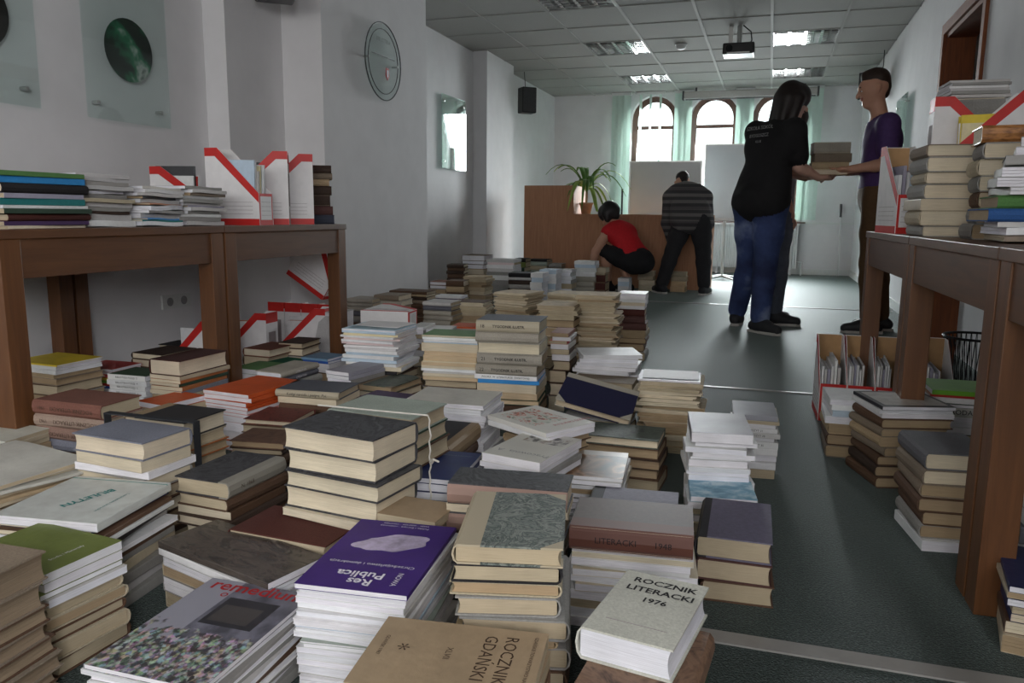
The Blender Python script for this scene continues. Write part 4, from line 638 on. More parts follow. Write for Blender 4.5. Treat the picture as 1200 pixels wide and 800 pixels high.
['rt1', 'tall cream-paged stack on the right table', 0.495, 2.74, 4.0, 1.015, 0.15, 0.2, ['hL taupe 3.2 cream', 'hL grey 4 cream', 'hL beige 3 cream', 'hL grey 4 cream', 'pL beige 3 cream', 'hL beige 4 cream', 'hL grey 3 cream'], 0.745, {}],
['rt2', 'column under the files, right table', 0.66, 3.24, 2.0, 0.915, 0.3, 0.24, ['hF grey 4 cream', 'hF brown 4', 'hF grey 4', 'hF brown 4', 'hF grey 4'], 0.745, {}],
['rt3', 'stack under the tan leather volume', 0.595, 2.45, -3.0, 1.04, 0.16, 0.15, ['hF leather 4.2 cream', 'hL grey 4 cream', 'hL beige 4 cream', 'hL grey 4', 'hL brown 4', 'hL grey 4', 'hL grey 4'], 0.745, {}],
['rt4', 'slanting magazine pile on the right table', 0.6, 2.15, -4.0, 1.045, 0.2, 0.27, ['mL beige 2|.085 0 -16 .2 .26', 'mL grey 1.7 white|.075 0 -15 .2 .27', 'mL ltgrey 1.7 white|.06 0 -13 .2 .27', 'mL grey 1.8 white|.05 0 -12 .2 .27', 'mL ltgrey 1.8 white|.035 0 -9 .2 .27', 'mF grey 1.8 white|.02 0 -8 .21 .27', 'mL ltgrey 1.8 white|.01 0 -6 .21 .27', 'mL grey 1.8 white|0 0 -5 .21 .27', 'mL ltgrey 1.4 white|.01 0 0 .2 .27', 'hF green 2.4|-.01 0 0 .2 .25', 'hF royalblue 2.4|-.02 0 1 .22 .27', 'mF ltgrey 1.4 white', 'mF white 1.4 white', 'mF taupe 1.2'], 0.745, {}],
['rt5', 'loose magazine stack nearest on right table', 0.7, 1.8, 2.0, 0.995, 0.2, 0.28, ['mL ltgrey 1.4 white', 'mF white 1.4 white', 'mL grey 1.6', 'mL ltgrey 1.6 white', 'mF grey 1.6', 'mL ltgrey 1.6', 'mF white 2 white', 'pF lime 1.6', 'mF ltgrey 2 white', 'mL grey 2'], 0.745, {}],
['sp1091', 'stack under the dark book with a pinkish spine', -0.487, 1.511, 7.0, 0.25, 0.25, 0.11, ['hF pinkspine 4.4 cream', 'pB cream 1.6 cream', 'hF pinkspine 4 cream', 'hF brown 4', 'hF brown 5', 'hF dkbrown 5'], 0.0, {}],
['kraftb', 'low pile under the blank kraft cover', -0.67, 1.433, -3.0, 0.19, 0.14, 0.11, ['pB kraft 1.6 beige', 'hL brown 4', 'hL dkbrown 11.0'], 0.0, {}],
['yel', 'yellow-topped pile behind the left table leg', -2.56, 2.27, -3.0, 0.24, 0.24, 0.2, ['mF yellow .5 white', 'mF white 1 white', 'mF white 1.2 white', 'mL tan 1', 'hL taupe 2', 'hL brown 3', 'hL grey 4', 'hL brown 5'], 0.0, {}],
['rt6', 'magazine column behind the crossed files', 0.7, 3.475, 3.0, 1.305, 0.2, 0.17, ['mF ltgrey .9 white', 'mF grey 1 white', 'mF white 1 white', 'mF ltgrey 1 white', 'mF grey 1.2 white', 'mF ltgrey 1.2 white', 'hF grey 8', 'hF brown 10', 'hF grey 10', 'hF brown 11', 'hF grey 11'], 0.745, {}],
['ffl', 'low pile under the files lying behind the magazines', -1.721, 3.62, 2.0, 0.221, 0.271, 0.24, ['hF grey 3', 'hF brown 6', 'hF brown 8', 'hF grey 8'], 0.0, {}]]
# ------------------------------------------------------------------ books
WORD = dict(bluecover='pale blue', bluegrey='blue-grey', brownleather='brown leather', brownmarble='brown marbled', brownred='brick-red', darklilac='dark lilac', darkmarble='black marbled', dkbrown='dark brown', dkgreen='dark green', dkgrey='dark grey',
 drawing='drawing-covered', framed='dark-framed', greenmarb='green mottled', greycloth='grey cloth', kraft='kraft-brown', leather='tan leather', lilacgrey='lilac-grey', litbrown='brown glossy', ltblue='light blue', ltgrey='light grey', marble='grey-green marbled',
 maroonbrown='maroon-brown', maroondark='dark maroon', navygrey='navy-grey', navysheen='navy', offwhite='off-white', orangebrown='orange-brown', palegreen='pale green', palegrey='pale grey', paleteal='pale grey', paper='pale tan', photoa='festival-photo', photob='dark photo', photoc='brown photo',
 pinkbeige='pinkish beige', pinkbrown='pinkish brown', pinkspine='pink-spined', pinkwhite='pinkish white', polska='lettered grey', pracw='photo-band', redbrown='reddish brown', redbrown2='reddish brown', redmarble='red marbled', royalblue='royal blue', sky='sky-picture', skyblue='bright blue',
 slatebook='slate-grey', slatetop='slate-topped', steelblue='steel blue', whitegreen='green-topped white', yellowwhite='pale yellow')
NOUN = dict(h=('hardback_book', 'hardback', 'book'), q=('hardback_book', 'hardback', 'book'), k=('hardback_book', 'hardback', 'book'), p=('paperback_book', 'paperback', 'book'), m=('magazine', 'magazine', 'magazine'), t=('pamphlet', 'pamphlet', 'pamphlet'))
ORD = 'topmost second third fourth fifth sixth seventh eighth ninth tenth eleventh twelfth thirteenth fourteenth fifteenth sixteenth seventeenth eighteenth nineteenth twentieth'.split() + ['twenty-'+q for q in 'first second third fourth fifth sixth seventh eighth ninth'.split()] + ['thirtieth'] + ['thirty-'+q for q in 'first second third fourth fifth sixth seventh eighth ninth'.split()]
def strip_cover(outer, inner, H, ny=1, zf=None):
    v = []; f = []; k = len(outer); zf = zf or (lambda x, y: 0)
    ys = [-H/2+H*j/ny for j in range(ny+1)]
    for y in ys: v += [(x, y, z+zf(x, y)) for x, z in outer]+[(x, y, z+zf(x, y)) for x, z in inner]
    r = 2*k
    for j in range(ny):
        a, b = j*r, (j+1)*r
        for i in range(k-1):
            f.append((a+i, a+i+1, b+i+1, b+i)); f.append((a+k+i+1, a+k+i, b+k+i, b+k+i+1))
        f.append((a+k, a, b, b+k)); f.append((a+k-1, a+2*k-1, b+2*k-1, b+k-1))
    e = ny*r
    for i in range(k-1): f.append((i+1, i, k+i, k+i+1)); f.append((e+i, e+i+1, e+k+i+1, e+k+i))
    return v, f
def page_block(m, xl, xr, H, z0, z1, conc=.003, ny=1, zf=None):
    n = len(m.v); zf = zf or (lambda x, y: 0); h = z1-z0
    prof = [(xl, z0), ((xl+xr)/2, z0), (xr, z0), (xr-conc*.75, z0+.25*h), (xr-conc, z0+.5*h), (xr-conc*.75, z0+.75*h), (xr, z1), ((xl+xr)/2, z1), (xl, z1)]; k = len(prof)
    for j in range(ny+1):
        y = -H/2+H*j/ny; m.v += [(x, y, z+zf(x, y)) for x, z in prof]
    for j in range(ny):
        for i in range(k): m.f.append((n+j*k+i, n+j*k+(i+1) % k, n+(j+1)*k+(i+1) % k, n+(j+1)*k+i))
    m.f += [tuple(n+i for i in reversed(range(k))), tuple(n+ny*k+i for i in range(k))]
def make_book(kind, colour, page, W, H, t, rnd, wave=None):
    """cover and page meshes, spine on the -x side, resting on z=0"""
    zf = None; ny = 1
    if wave: ny = 6; zf = wave
    pm = MB()
    if kind in 'hqk':
        b = min(.003, t*.12); sq = .0035; r = min(.006, W*.05); xl = -W/2; ny2 = ny
        outer = [(W/2, t), (xl+r, t), (xl-.0005, t*.82), (xl-.003, t*.5), (xl-.0005, t*.18), (xl+r, 0), (W/2, 0)]
        inner = [(W/2, t-b), (xl+r, t-b), (xl+.002, t*.8), (xl, t*.5), (xl+.002, t*.2), (xl+r, b), (W/2, b)]
        page_block(pm, xl+.0035, W/2-sq, H-2*sq, b, t-b, .004)
    elif kind == 't':
        xl = -W/2; b = .0006
        outer = [(W/2, t), (xl, t), (xl, t*.5), (xl, 0), (W/2, 0)]; inner = [(W/2, t-b), (xl+b, t-b), (xl+b, t*.5), (xl+b, b), (W/2, b)]
        ns = max(2, int(t/.004)); z = b
        for i in range(ns):
            h = (t-2*b)/ns; ox, oy = rnd.uniform(-.006, .004), rnd.uniform(-.006, .006)
            n0 = len(pm.v); page_block(pm, xl+.001+max(ox, 0), W/2+ox, H*rnd.uniform(.965, 1.0), z, z+h*.93, 0)
            for q in range(n0, len(pm.v)): pm.v[q] = (pm.v[q][0], pm.v[q][1]+oy, pm.v[q][2])
            z += h
    else:
        xl = -W/2; b = .0006; sq = .0008
        outer = [(W/2, t), ((xl+W/2)/2, t), (xl+.0008, t), (xl, t*.9), (xl, t*.1), (xl+.0008, 0), ((xl+W/2)/2, 0), (W/2, 0)]
        inner = [(W/2, t-b), ((xl+W/2)/2, t-b), (xl+.0012, t-b), (xl+b, t*.88), (xl+b, t*.12), (xl+.0012, b), ((xl+W/2)/2, b), (W/2, b)]
        ns = 1 if kind == 'p' else max(1, int(t/.006)); z = b
        for i in range(ns):
            h = (t-2*b)/ns; ox = 0 if ns == 1 else rnd.uniform(-.003, .001)
            page_block(pm, xl+.0012, W/2-sq+ox, H-2*sq-(0 if ns == 1 else rnd.uniform(0, .004)), z, z+h*(1 if ns == 1 else .9), 0, ny, zf); z += h
    v, f = strip_cover(outer, inner, H, ny, zf)
    cm = bpy.data.meshes.new('cover'); cm.from_pydata(v, [], f); cm.update()
    pg = bpy.data.meshes.new('pages'); pg.from_pydata(pm.v, [], pm.f)
    bm = bmesh.new(); bm.from_mesh(pg); bmesh.ops.recalc_face_normals(bm, faces=bm.faces); bm.to_mesh(pg); bm.free(); pg.update()
    return cm, pg
def cover_mat(kind, colour):
    if kind in 'qk' and kind+colour in M: return kind+colour
    if colour in M and (colour in MARB or colour in PICT or colour in ('pinkspine', 'slatetop', 'whitegreen', 'litbrown')): return colour
    if colour in ('silver', 'purple', 'navysheen'): return 'gloss'
    return 'cloth' if kind in 'hqk' else ('card' if kind != 't' else 'ragged')
def jit(c, rnd, a=.06):
    k = 1+rnd.uniform(-a, a); return (min(1, c[0]*k*(1+rnd.uniform(-.02, .02))), min(1, c[1]*k), min(1, c[2]*k*(1+rnd.uniform(-.02, .02))), 1)
PHI = dict(L=0, R=180, F=90, B=-90)
def put_book(code, x, y, z, rot, w, d, t, rnd, label, wave=None, top=False, group='loose books'):
    ks, colour, page = code
    kind, side = ks[0], ks[1]; W, H = (w, d) if side in 'LR' else (d, w)
    nm, noun, cat = NOUN[kind]
    e = empty(nm, (x, y, z), R(rot+PHI[side])); tag(e, label, cat)
    e['group'] = group
    cm, pg = make_book(kind, colour, page, W, H, t-.0004, rnd, wave)
    c = link('cover', cm, cover_mat(kind, colour), e); base = PAL.get(colour, (150,150,150))
    if colour == 'silver': base = (150,150,156)
    c.color = jit(rgb(*base), rnd, .10 if not top else .0)
    p = link('pages', pg, 'ragged' if kind == 't' else 'pages', e); p.color = jit(rgb(*PAGE[page]), rnd, .08)
    return e, W, H
BOOK = {}          # (stack name, index) -> (empty, W, H, t)
def stack(name, phrase, x, y, rot, z, w, d, books, base, extra):
    rnd = random.Random(sum((i+1)*ord(c) for i, c in enumerate(name)))
    rows = []
    for s in books:
        main, _, opt = s.partition('|'); q = main.split(); rows.append((q[0], q[1], float(q[2])/100, q[3] if len(q) > 3 else None, [float(v) for v in opt.split()] if opt else None))
    tot = sum(r_[2] for r_ in rows); k = (z-base)/tot; zt = z
    n = len(rows)
    ww = None
    mk = rows[0][0][0]
    for i, (ks, colour, th, page, opt) in enumerate(rows):
        t = th*k; zt -= t
        if page is None: page = 'white' if colour in ('white', 'ltgrey', 'ltblue', 'grey') and ks[0] in 'pm' else rnd.choice(['beige', 'tan', 'cream', 'beige'])
        dx = dy = dr = 0.0; sw = sd = 1.0
        if i:
            a = 2.2 if ks[0] == 't' else JIT.get(name, 1.0)
            dx, dy, dr = rnd.uniform(-.007, .009)*a, rnd.uniform(-.006, .006)*a, rnd.uniform(-3, 3)*a
            sw, sd = rnd.uniform(.95, 1.03), rnd.uniform(.95, 1.03)
            if n-i > 2 and t < .012: sw = rnd.uniform(.97, 1.02); sd = rnd.uniform(.97, 1.02)
        if name == 'fan52' and i < 5: dr = -7*i+14
        bw, bd = w*sw, d*sd
        if opt: dx, dy, dr, bw, bd = opt
        r_ = R(rot); X = x+math.cos(r_)*dx-math.sin(r_)*dy; Y = y+math.sin(r_)*dx+math.cos(r_)*dy
        noun = NOUN[ks[0]][1]
        where = ORD[i] if i == 0 else ('lowest' if i == n-1 else ORD[i]+' down')
        label = TOPLAB.get((name, i)) or '%s %s, %s in the %s' % (WORD.get(colour, colour), noun, where, phrase)
        wave = None
        if ks[0] == 'm' and t > .004 and name in CURL:
            am = CURL[name]; wave = (lambda x_, y_, am=am, H_=(bd if ks[1] in 'LR' else bw), f=1.0-(i/n)*.0: am*(math.sin(y_/H_*5.0)*.5+.5)*.9)
        e, W_, H_ = put_book((ks, colour, page), X, Y, zt, rot+dr, bw, bd, t, rnd, label, wave, i == 0, phrase)
        BOOK[(name, i)] = (e, W_, H_, t-.0004)
JIT = {'lt1': 1.6, 'lt2': 2.2, 'lt3': 2.6, 'lt4': 2.2, 'rt4': 1.8, 'rt5': 2, 'magL': 1.8, 'biul': 1.8, 'purple': .8, 'blue43': 1.6, 'white': 1.6, 'gtop46': .8}
CURL = {'lt3': .006, 'lt2': .004, 'lt4': .004, 'rt4': .006, 'rt5': .006, 'magL': .008}
TOPLAB = {('rem', 0): 'festival magazine with a crowd photo and red title at bottom', ('photo', 0): 'large dark photo album behind the festival magazine', ('purple', 0): 'purple glossy magazine with a pale head and upside-down title',
 ('gdansk', 0): 'kraft-brown yearbook with sideways lettering at the bottom edge', ('marble', 0): 'grey-green marbled book with beige corners on a tall stack', ('lit76', 0): 'pale grey yearbook lettered 1976 near the floor strip',
 ('lit48', 0): 'glossy brown yearbook with dark lettering on its spine', ('lav', 0): 'lilac-grey book with black spine strip at the aisle edge', ('lavB', 0): 'lilac-grey book with black spine behind the brown yearbook',
 ('sky', 0): 'paperback with a blue sky cover behind the lilac-grey book', ('white', 0): 'glossy silver-white paperback topping the white aisle stack', ('draw', 0): 'white book with a colourful child drawing on its cover',
 ('biul', 0): 'pale grey bulletin with teal stripe in the left foreground', ('green2', 0): 'olive green paperback with a pale corner, bottom left', ('brs5', 0): 'reddish brown hardback with lettered spine by the left table leg',
 ('belt6', 0): 'blue-grey hardback on the front of the strapped bundle', ('belt7', 0): 'black hardback on the rear of the strapped bundle', ('blackm', 0): 'black marbled hardback on the front of the string-tied bundle',
 ('palegreen', 0): 'pale green hardback on the rear of the string-tied bundle', ('hand', 0): 'slate hardback with handwriting on its beige spine', ('maroon', 0): 'plain maroon cloth book behind the dark photo album',
 ('tyg47', 0): 'slate-topped hardback crowning the tall centre stack', ('gtop46', 0): 'green cover crowning the tall cream stack', ('R1', 0): 'slate-grey hardback by the right table leg', ('R2', 0): 'dark-framed magazine under the right tables',
 ('greenmarb', 0): 'green mottled hardback with cream pages near the aisle', ('face', 0): 'magazine with a brown portrait photo cover', ('prac', 0): 'grey-white paperback with a photo band across its cover', ('rt3', 0): 'tan leather volume on the right table'}
for row in STACKS: stack(*row)
FFL = (-1.721, 3.62, 0.221)
NAVY = ((-.51, 2.517, .21), (R(3.67), R(12.38), R(17.72)))
# ------------------------------------------------------------------ lettering on the books
def top_text(name, i, txt, u, v, size, m='ink', ang=0, **kw):
    if (name, i) not in BOOK: return
    e, W_, H_, t = BOOK[(name, i)]; lettering(e, txt, size, Matrix.Translation((u*W_, v*H_, t+.0007)) @ Matrix.Rotation(R(ang), 4, 'Z'), m, **kw)
SP = Matrix(((0, 0, -1, 0), (-1, 0, 0, 0), (0, 1, 0, 0), (0, 0, 0, 1)))
def spine_text(name, i, txt, u, size, m='ink', flip=False, hard=True, **kw):
    if (name, i) not in BOOK: return
    e, W_, H_, t = BOOK[(name, i)]; x = -W_/2-(.0036 if hard else .0006)
    mt = Matrix.Translation((x, -u*H_, t*.5)) @ SP
    if flip: mt = mt @ Matrix.Rotation(R(180), 4, 'Z')
    lettering(e, txt, size, mt, m, **kw)
top_text('rem', 0, 'remedium', .04, .43, .046, 'ink_red', bold=.0006)
top_text('rem', 0, 'o', -.2, .34, .03, 'ink_red')
top_text('biul', 0, 'BIULETYN', -.02, .0, .026, 'ink_teal', 70, bold=.0008)
top_text('biul', 0, 'Towarzystwo Literackie', -.3, .05, .011, 'ink_teal', 90)
top_text('purple', 0, 'Res', -.02, .40, .030, 'ink_white', bold=.0006); top_text('purple', 0, 'Publica', .02, .31, .030, 'ink_white', bold=.0006)
top_text('purple', 0, 'Chrześcijaństwo i demokracja', 0, .17, .0125, 'ink_white'); top_text('purple', 0, 'NOWA', -.32, .33, .014, 'ink_white', 90)
top_text('purple', 0, 'Polska i Europa · rozmowy', 0, -.42, .009, 'ink_white'); top_text('purple', 0, 'eseje · wiersze · recenzje', 0, -.46, .009, 'ink_white')
e, W_, H_, t = BOOK[('purple', 0)]
pm = MB(); n = 40; rr = random.Random(3)
pm.prism([(.02*W_+(.30+.03*math.sin(5*a+1)+.02*math.sin(2*a))*W_*math.cos(a)*(1.0 if math.cos(a) > 0 else 1.25), -.15*H_+.12*H_*math.cos(a)*.45+(.125+.018*math.cos(3*a)+.01*math.sin(7*a))*H_*math.sin(a)) for a in [2*math.pi*k/n for k in range(n)]], t+.0003, t+.0008, 'z')
plain('portrait', (178,166,192), .4, .35, 40); pm.build('portrait_print', 'portrait', e)
top_text('gdansk', 0, 'ROCZNIK', -.03, .30, .026, 'ink_brown'); top_text('gdansk', 0, 'GDAŃSKI', -.03, .18, .026, 'ink_brown'); top_text('gdansk', 0, 'XLVII', -.03, -.03, .013, 'ink_brown'); top_text('gdansk', 0, 'GDAŃSKIE TOWARZYSTWO NAUKOWE', -.0, .44, .0075, 'ink_brown'); top_text('gdansk', 0, 'GDAŃSK 1987', -.05, -.42, .008, 'ink_brown'); top_text('gdansk', 0, '*', -.05, -.33, .04, 'ink_brown')
top_text('lit76', 0, 'ROCZNIK', .05, .36, .022, 'ink', bold=.0005); top_text('lit76', 0, 'LITERACKI', .05, .22, .022, 'ink', bold=.0005); top_text('lit76', 0, '1976', .05, .07, .019, 'ink', bold=.0005)
e, W_, H_, t = BOOK[('lit76', 0)]; MB().box(-.3*W_, .36*W_, -.305*H_, -.301*H_, t+.0002, t+.0007).build('print_line', 'line_grey', e)
spine_text('lit48', 0, 'LITERACKI', -.12, .017, 'ink'); spine_text('lit48', 0, '1948', .26, .017, 'ink')
for i, (y_, s_) in enumerate((('1961', 'ROCZNIK LITERACKI'), ('1962', 'ROCZNIK LITERACKI'), ('1963', 'ROCZNIK LITERACKI'))):
    spine_text('brs5', i, s_, .08, .016, 'ink_brown', True); spine_text('brs5', i, y_, -.36, .014, 'ink_brown', True)
spine_text('sp1091', 0, '1901', -.0, .014, 'ink', True); spine_text('sp1091', 2, '1902', -.0, .014, 'ink', True)
for i, s_ in ((0, 'TYGODNIK ILUSTR.'), (3, 'TYGODNIK ILUSTR.'), (4, 'TYGODNIK ILUSTR.')): spine_text('tyg47', i, s_, .02, .014, 'ink', bold=.0003); spine_text('tyg47', i, '%d' % (18+i), -.4, .018, 'ink')
spine_text('tyg47', 5, 'POLSKA  W  LITERATURZE  ŚWIATOWEJ', 0, .010, 'ink', hard=False)
spine_text('hand', 0, 'Księgi narodu i pielgrz. Pol.', 0, .0135, 'ink', shear=.3)
spine_text('dark1868', 0, 'N. 1868', -.2, .014, 'ink_brown')
for i in (3, 4): spine_text('marble', i, 'ROCZNIK GDAŃSKI', .05, .013, 'ink', bold=.0003)
spine_text('gs41', 0, 'LITERATURA', 0, .012, 'ink_white'); spine_text('gs41', 1, 'LITERATURA', 0, .012, 'ink_white')
for i in range(4): spine_text('green33', i, 'BIBLIOTEKA POEZJI  %d' % (i+3), 0, .0105, 'ink', hard=False)
spine_text('R5', 4, 'PRZYRODA POLSKA', .02, .022, 'ink', hard=False); spine_text('rt4', 3, 'ZESZYTY NAUKOWE', 0, .010, 'ink', hard=False); spine_text('rt4', 5, 'ZESZYTY NAUKOWE', 0, .010, 'ink', hard=False)
top_text('prac', 0, 'Pracownia  A', .05, -.3, .026, 'ink_grey', 180); top_text('draw', 0, 'RYSUNKI DZIECI', .25, -.32, .018, 'ink_red'); top_text('green2', 0, 'Studia i Materiały', .0, -.3, .010, 'ink_white'); top_text('navyp', 0, 'Pamiętnik Literacki', .05, .34, .010, 'ink_grey')
for i in range(1, 6): spine_text('side12', i if i != 5 else 6, 'ZESZYT %d' % (i*7), 0, .009, 'ink', hard=False)
# ------------------------------------------------------------------ the tilted navy album and loose pieces
rn = random.Random(5)
def loose_book(code, loc, rot, w_, d_, t, label):
    e, W_, H_ = put_book(code, 0, 0, 0, 0, w_, d_, t, rn, label, None, True); e.matrix_world = Matrix.Translation(loc) @ Matrix(rot).to_4x4() @ Matrix.Rotation(R(PHI[code[0][1]]), 4, 'Z') @ Matrix.Translation((0, 0, -t)); return e
def eul(a, c, b): return (Matrix.Rotation(a, 3, 'Z') @ Matrix.Rotation(c, 3, 'Y') @ Matrix.Rotation(b, 3, 'X'))
M['qnavyalbum'] = M['navyalbum']; PAL['navyalbum'] = (30, 30, 62)
loose_book(('qB', 'navyalbum', 'beige'), NAVY[0], eul(*NAVY[1]), .25, .19, .026, 'navy album with pale spine and corners, lying tilted')
def sheet(label, x, y, z, rz, w_, d_, n=2, m='file_white'):
    e = empty('paper_sheaf', (x, y, z), R(rz)); tag(e, label, 'paper')
    for k in range(n): o = MB().box(-w_/2, w_/2, -d_/2, d_/2, .0008*k, .0008*k+.0006).build('sheet', m, e); o.rotation_euler = (0, 0, R(3*k))
sheet('white sheets lying on the pale blue magazines', -1.47, 2.86, .351, -4, .2, .15, 3)
sheet('white loose papers on the aisle edge stack', -.30, 2.74, .2515, 6, .19, .15, 1)
# strap around the left bundle, twine around the black marbled bundle
def band(name, label, cat, m, x0, x1, y, z1, hw, th):
    e = empty(name, ((x0+x1)/2, y, 0)); tag(e, label, cat); a = (x1-x0)/2
    for nm, b in (('top_run', (-a-th, a+th, -hw, hw, z1, z1+th)), ('side_run', (-a-th, -a, -hw, hw, .002, z1)), ('side_run', (a, a+th, -hw, hw, .002, z1))): MB().box(*b).build(nm, m, e)
    return e
e = band('luggage_strap', 'black strap around the bundle of grey and black books', 'strap', 'strap_black', -1.60, -1.325, 1.555, .283, .011, .003); MB().box(.13, .145, -.016, .016, .12, .16).build('buckle', 'metal', e)
e = empty('twine', (-.70, 1.56, 0)); tag(e, 'white twine tied around the black marbled books', 'string')
m = MB()
zs = [.352]
pts = [(-.28, 0, .356), (0, 0, .356)]
for k in range(9): pts += [(.005+.002*(k % 2), .001*((k % 3)-1), .345-k*.035), (.002, .001, .33-k*.035)]
m.tube(pts, .002, 6); m.build('cord', 'twine', e); MB().tube([(.006, -.005, .25), (.02, -.018, .262), (.03, -.01, .255)], .0025, 6).build('loose_end', 'twine', e); MB().lathe([(.002, -.006), (.006, 0), (.002, .006)], (.008, 0, .25), 8).build('knot', 'twine', e)
# ------------------------------------------------------------------ magazine files (white and red card)
def magfile(label, x, y, z, rz, open_front=True, tilt=0, W_=.1, D=.25, H_=.315, lowz=.13, group='white and red card magazine files'):
    e = empty('magazine_file', (x, y, z), R(rz)); tag(e, label, 'file box', group)
    if tilt: e.rotation_euler = (0, R(tilt), R(rz)); e.rotation_mode = 'XYZ'
    a = D/2; poly = [(-a, 0), (a, 0), (a, H_), (a-.06, H_), (-a, lowz)]; th = .0025
    sl = math.atan2(H_-lowz, D-.06); bw = .034; nx, nz = math.sin(sl)*bw, -math.cos(sl)*bw
    for s in (-1, 1):
        x0, x1 = sorted((s*W_/2, s*(W_/2-th))); sp = MB().prism(poly, x0, x1, 'x').build('side_panel', 'file_white', e)
        x0, x1 = sorted((s*(W_/2+.0006), s*W_/2))
        MB().prism([(-a, lowz), (a-.06, H_), (a, H_), (a, H_-bw), (a-.06+bw*.35, H_-bw), (-a, lowz-bw*1.15)], x0, x1, 'x').build('red_band', 'red_print', sp)
        MB().prism([(-a, 0), (a, 0), (a, .026), (-a, .026)], x0, x1, 'x').build('red_band', 'red_print', sp)
        for q in range(4): MB().prism([(-a+.03, .045+q*.016), (a-.03, .045+q*.016), (a-.03, .0462+q*.016), (-a+.03, .0462+q*.016)], x0, x1, 'x').build('print_line', 'line_grey', sp)
    b = W_/2-th
    MB().box(-b, b, a-th, a, 0, H_).build('back_panel', 'file_white', e); MB().box(-b, b, a-2*th, a-th, .003, H_-.002).build('inner_lining', 'kraft_board', e)
    MB().box(-W_/2, W_/2, a, a+.0006, H_-.05, H_).build('red_band', 'red_print', e); MB().box(-.03, .03, a, a+.0007, .08, .22).build('back_label', 'line_grey', e)
    f = MB().box(-b, b, -a, -a+th, 0, lowz).build('front_panel', 'red_print', e); MB().box(-b+.008, b-.008, -a-.0006, -a, .022, lowz-.012).build('label_field', 'file_white', f)
    for q in range(4): MB().box(-b+.014, b-.014, -a-.001, -a-.0006, .04+q*.018, .0412+q*.018).build('print_line', 'line_grey', f)
    MB().box(-b, b, -a+th, a-th, 0, th).build('bottom_panel', 'file_white', e)
    return e
FILLC = ['white', 'ltgrey', 'lilac', 'cream', 'yellow', 'bluegrey']
def fill(fe, where, n, cols=None, h=(.22, .27), seed=1):
    r_ = random.Random(seed); x = -.044; mw = fe.matrix_basis.copy()
    for k in range(n):
        t = r_.uniform(.006, .012)
        if x+t > .045: break
        hh = r_.uniform(*h); col = (cols or FILLC)[k % len(cols or FILLC)]
        e = empty('paperback_book'); tag(e, '%s booklet standing %s in the %s' % (WORD.get(col, col), ORD[k].replace('topmost', 'first'), where), 'book', 'booklets standing in the files')
        m1 = MB().box(0, t-.001, -.10, -.0985, 0, hh).box(0, .0008, -.0985, .105, 0, hh).box(t-.0018, t-.001, -.0985, .105, 0, hh)
        o = m1.build('cover', 'card', e); o.color = jit(rgb(*PAL[col]), r_, .08)
        o = MB().box(.0008, t-.0018, -.0985, .103, .001, hh-.001).build('pages', 'pages', e); o.color = rgb(*PAGE['white'])
        e.matrix_world = mw @ Matrix.Translation((x, 0, .003)) @ Matrix.Rotation(R(r_.uniform(0, 2.5)), 4, 'X'); x += t+.0012
F1 = magfile('front white and red file on the left table, low end to the aisle', -2.13, 2.84, TZ, 92); fill(F1, 'front file on the left table', 7, ['ltblue', 'white', 'ltgrey', 'cream', 'yellowwhite'], seed=1)
F2 = magfile('middle white and red file on the left table, high end to the aisle', -2.145, 3.0, TZ, -60); fill(F2, 'middle file on the left table', 6, ['black', 'kraft', 'dkgreen', 'ltgrey'], seed=2)
F3 = magfile('last white and red file on the left table, beside the old volumes', -2.125, 3.165, TZ, -58); fill(F3, 'last file on the left table', 6, ['dkgreen', 'slate', 'ltgrey', 'dkgrey'], seed=3)
F4 = magfile('small printed file behind the magazines on the left table', -2.52, 2.95, TZ, 90, H_=.25); fill(F4, 'printed file behind the magazines', 5, ['white', 'dkgrey', 'red', 'white'], h=(.2, .26), seed=4)
B1 = magfile('floor file under the first left table beside its leg', -2.46, 2.93, 0, -90); fill(B1, 'floor file by the left table leg', 4, ['orangebrown', 'white'], seed=5)
B2 = magfile('floor file under the second left table, left one', -2.42, 3.26, 0, -88); fill(B2, 'left floor file, second table', 6, ['orangebrown', 'white', 'white'], seed=6)
B3 = magfile('floor file under the second left table, right one with papers', -2.26, 3.52, 0, -84); fill(B3, 'right floor file, second table', 7, ['white', 'lilac', 'white', 'orangebrown'], seed=7)
for k in range(4): magfile('%s of four files lined up against the wall block' % ['leftmost', 'second', 'third', 'rightmost'][k], -2.54+.105*k, 3.78, 0, 180)
sheetc = random.Random(8)
tf = magfile('tilted file lying on the others under the second left table', -2.36, 3.64, .40, 90, tilt=0); tf.rotation_euler = (0, R(34), R(0)); tf.matrix_basis = Matrix.Translation((-2.33, 3.66, .41)) @ Matrix.Rotation(R(32), 4, 'Y') @ Matrix.Rotation(R(90), 4, 'Z')
put_book(('hF', 'ltgrey', 'white'), -2.12, 3.56, 0, 0, .14, .16, .30, rn, 'rounded white paper block under the second left table')
for k, x in enumerate((.27, .375, .48)):
    f = magfile('%s kraft-lined file under the right tables' % ['leftmost', 'middle', 'rightmost'][k], x, 3.40, 0, 2-2*k, lowz=.15); fill(f, '%s kraft-lined file under the right tables' % ['leftmost', 'middle', 'rightmost'][k], 6, ['white', 'ltgrey', 'lilac', 'white'], h=(.2, .24), seed=10+k)
f = magfile('kraft-lined file half hidden by the right table leg', .66, 3.45, 0, 0, lowz=.15); fill(f, 'half-hidden file under the right table', 5, ['white', 'lilac'], h=(.2, .24), seed=14)
f = magfile('white and red file at the far end of the right tables', .45, 3.2, TZ, 8, lowz=.135); fill(f, 'file at the right tables far end', 6, ['white', 'lilac', 'white', 'ltblue'], h=(.2, .25), seed=15)
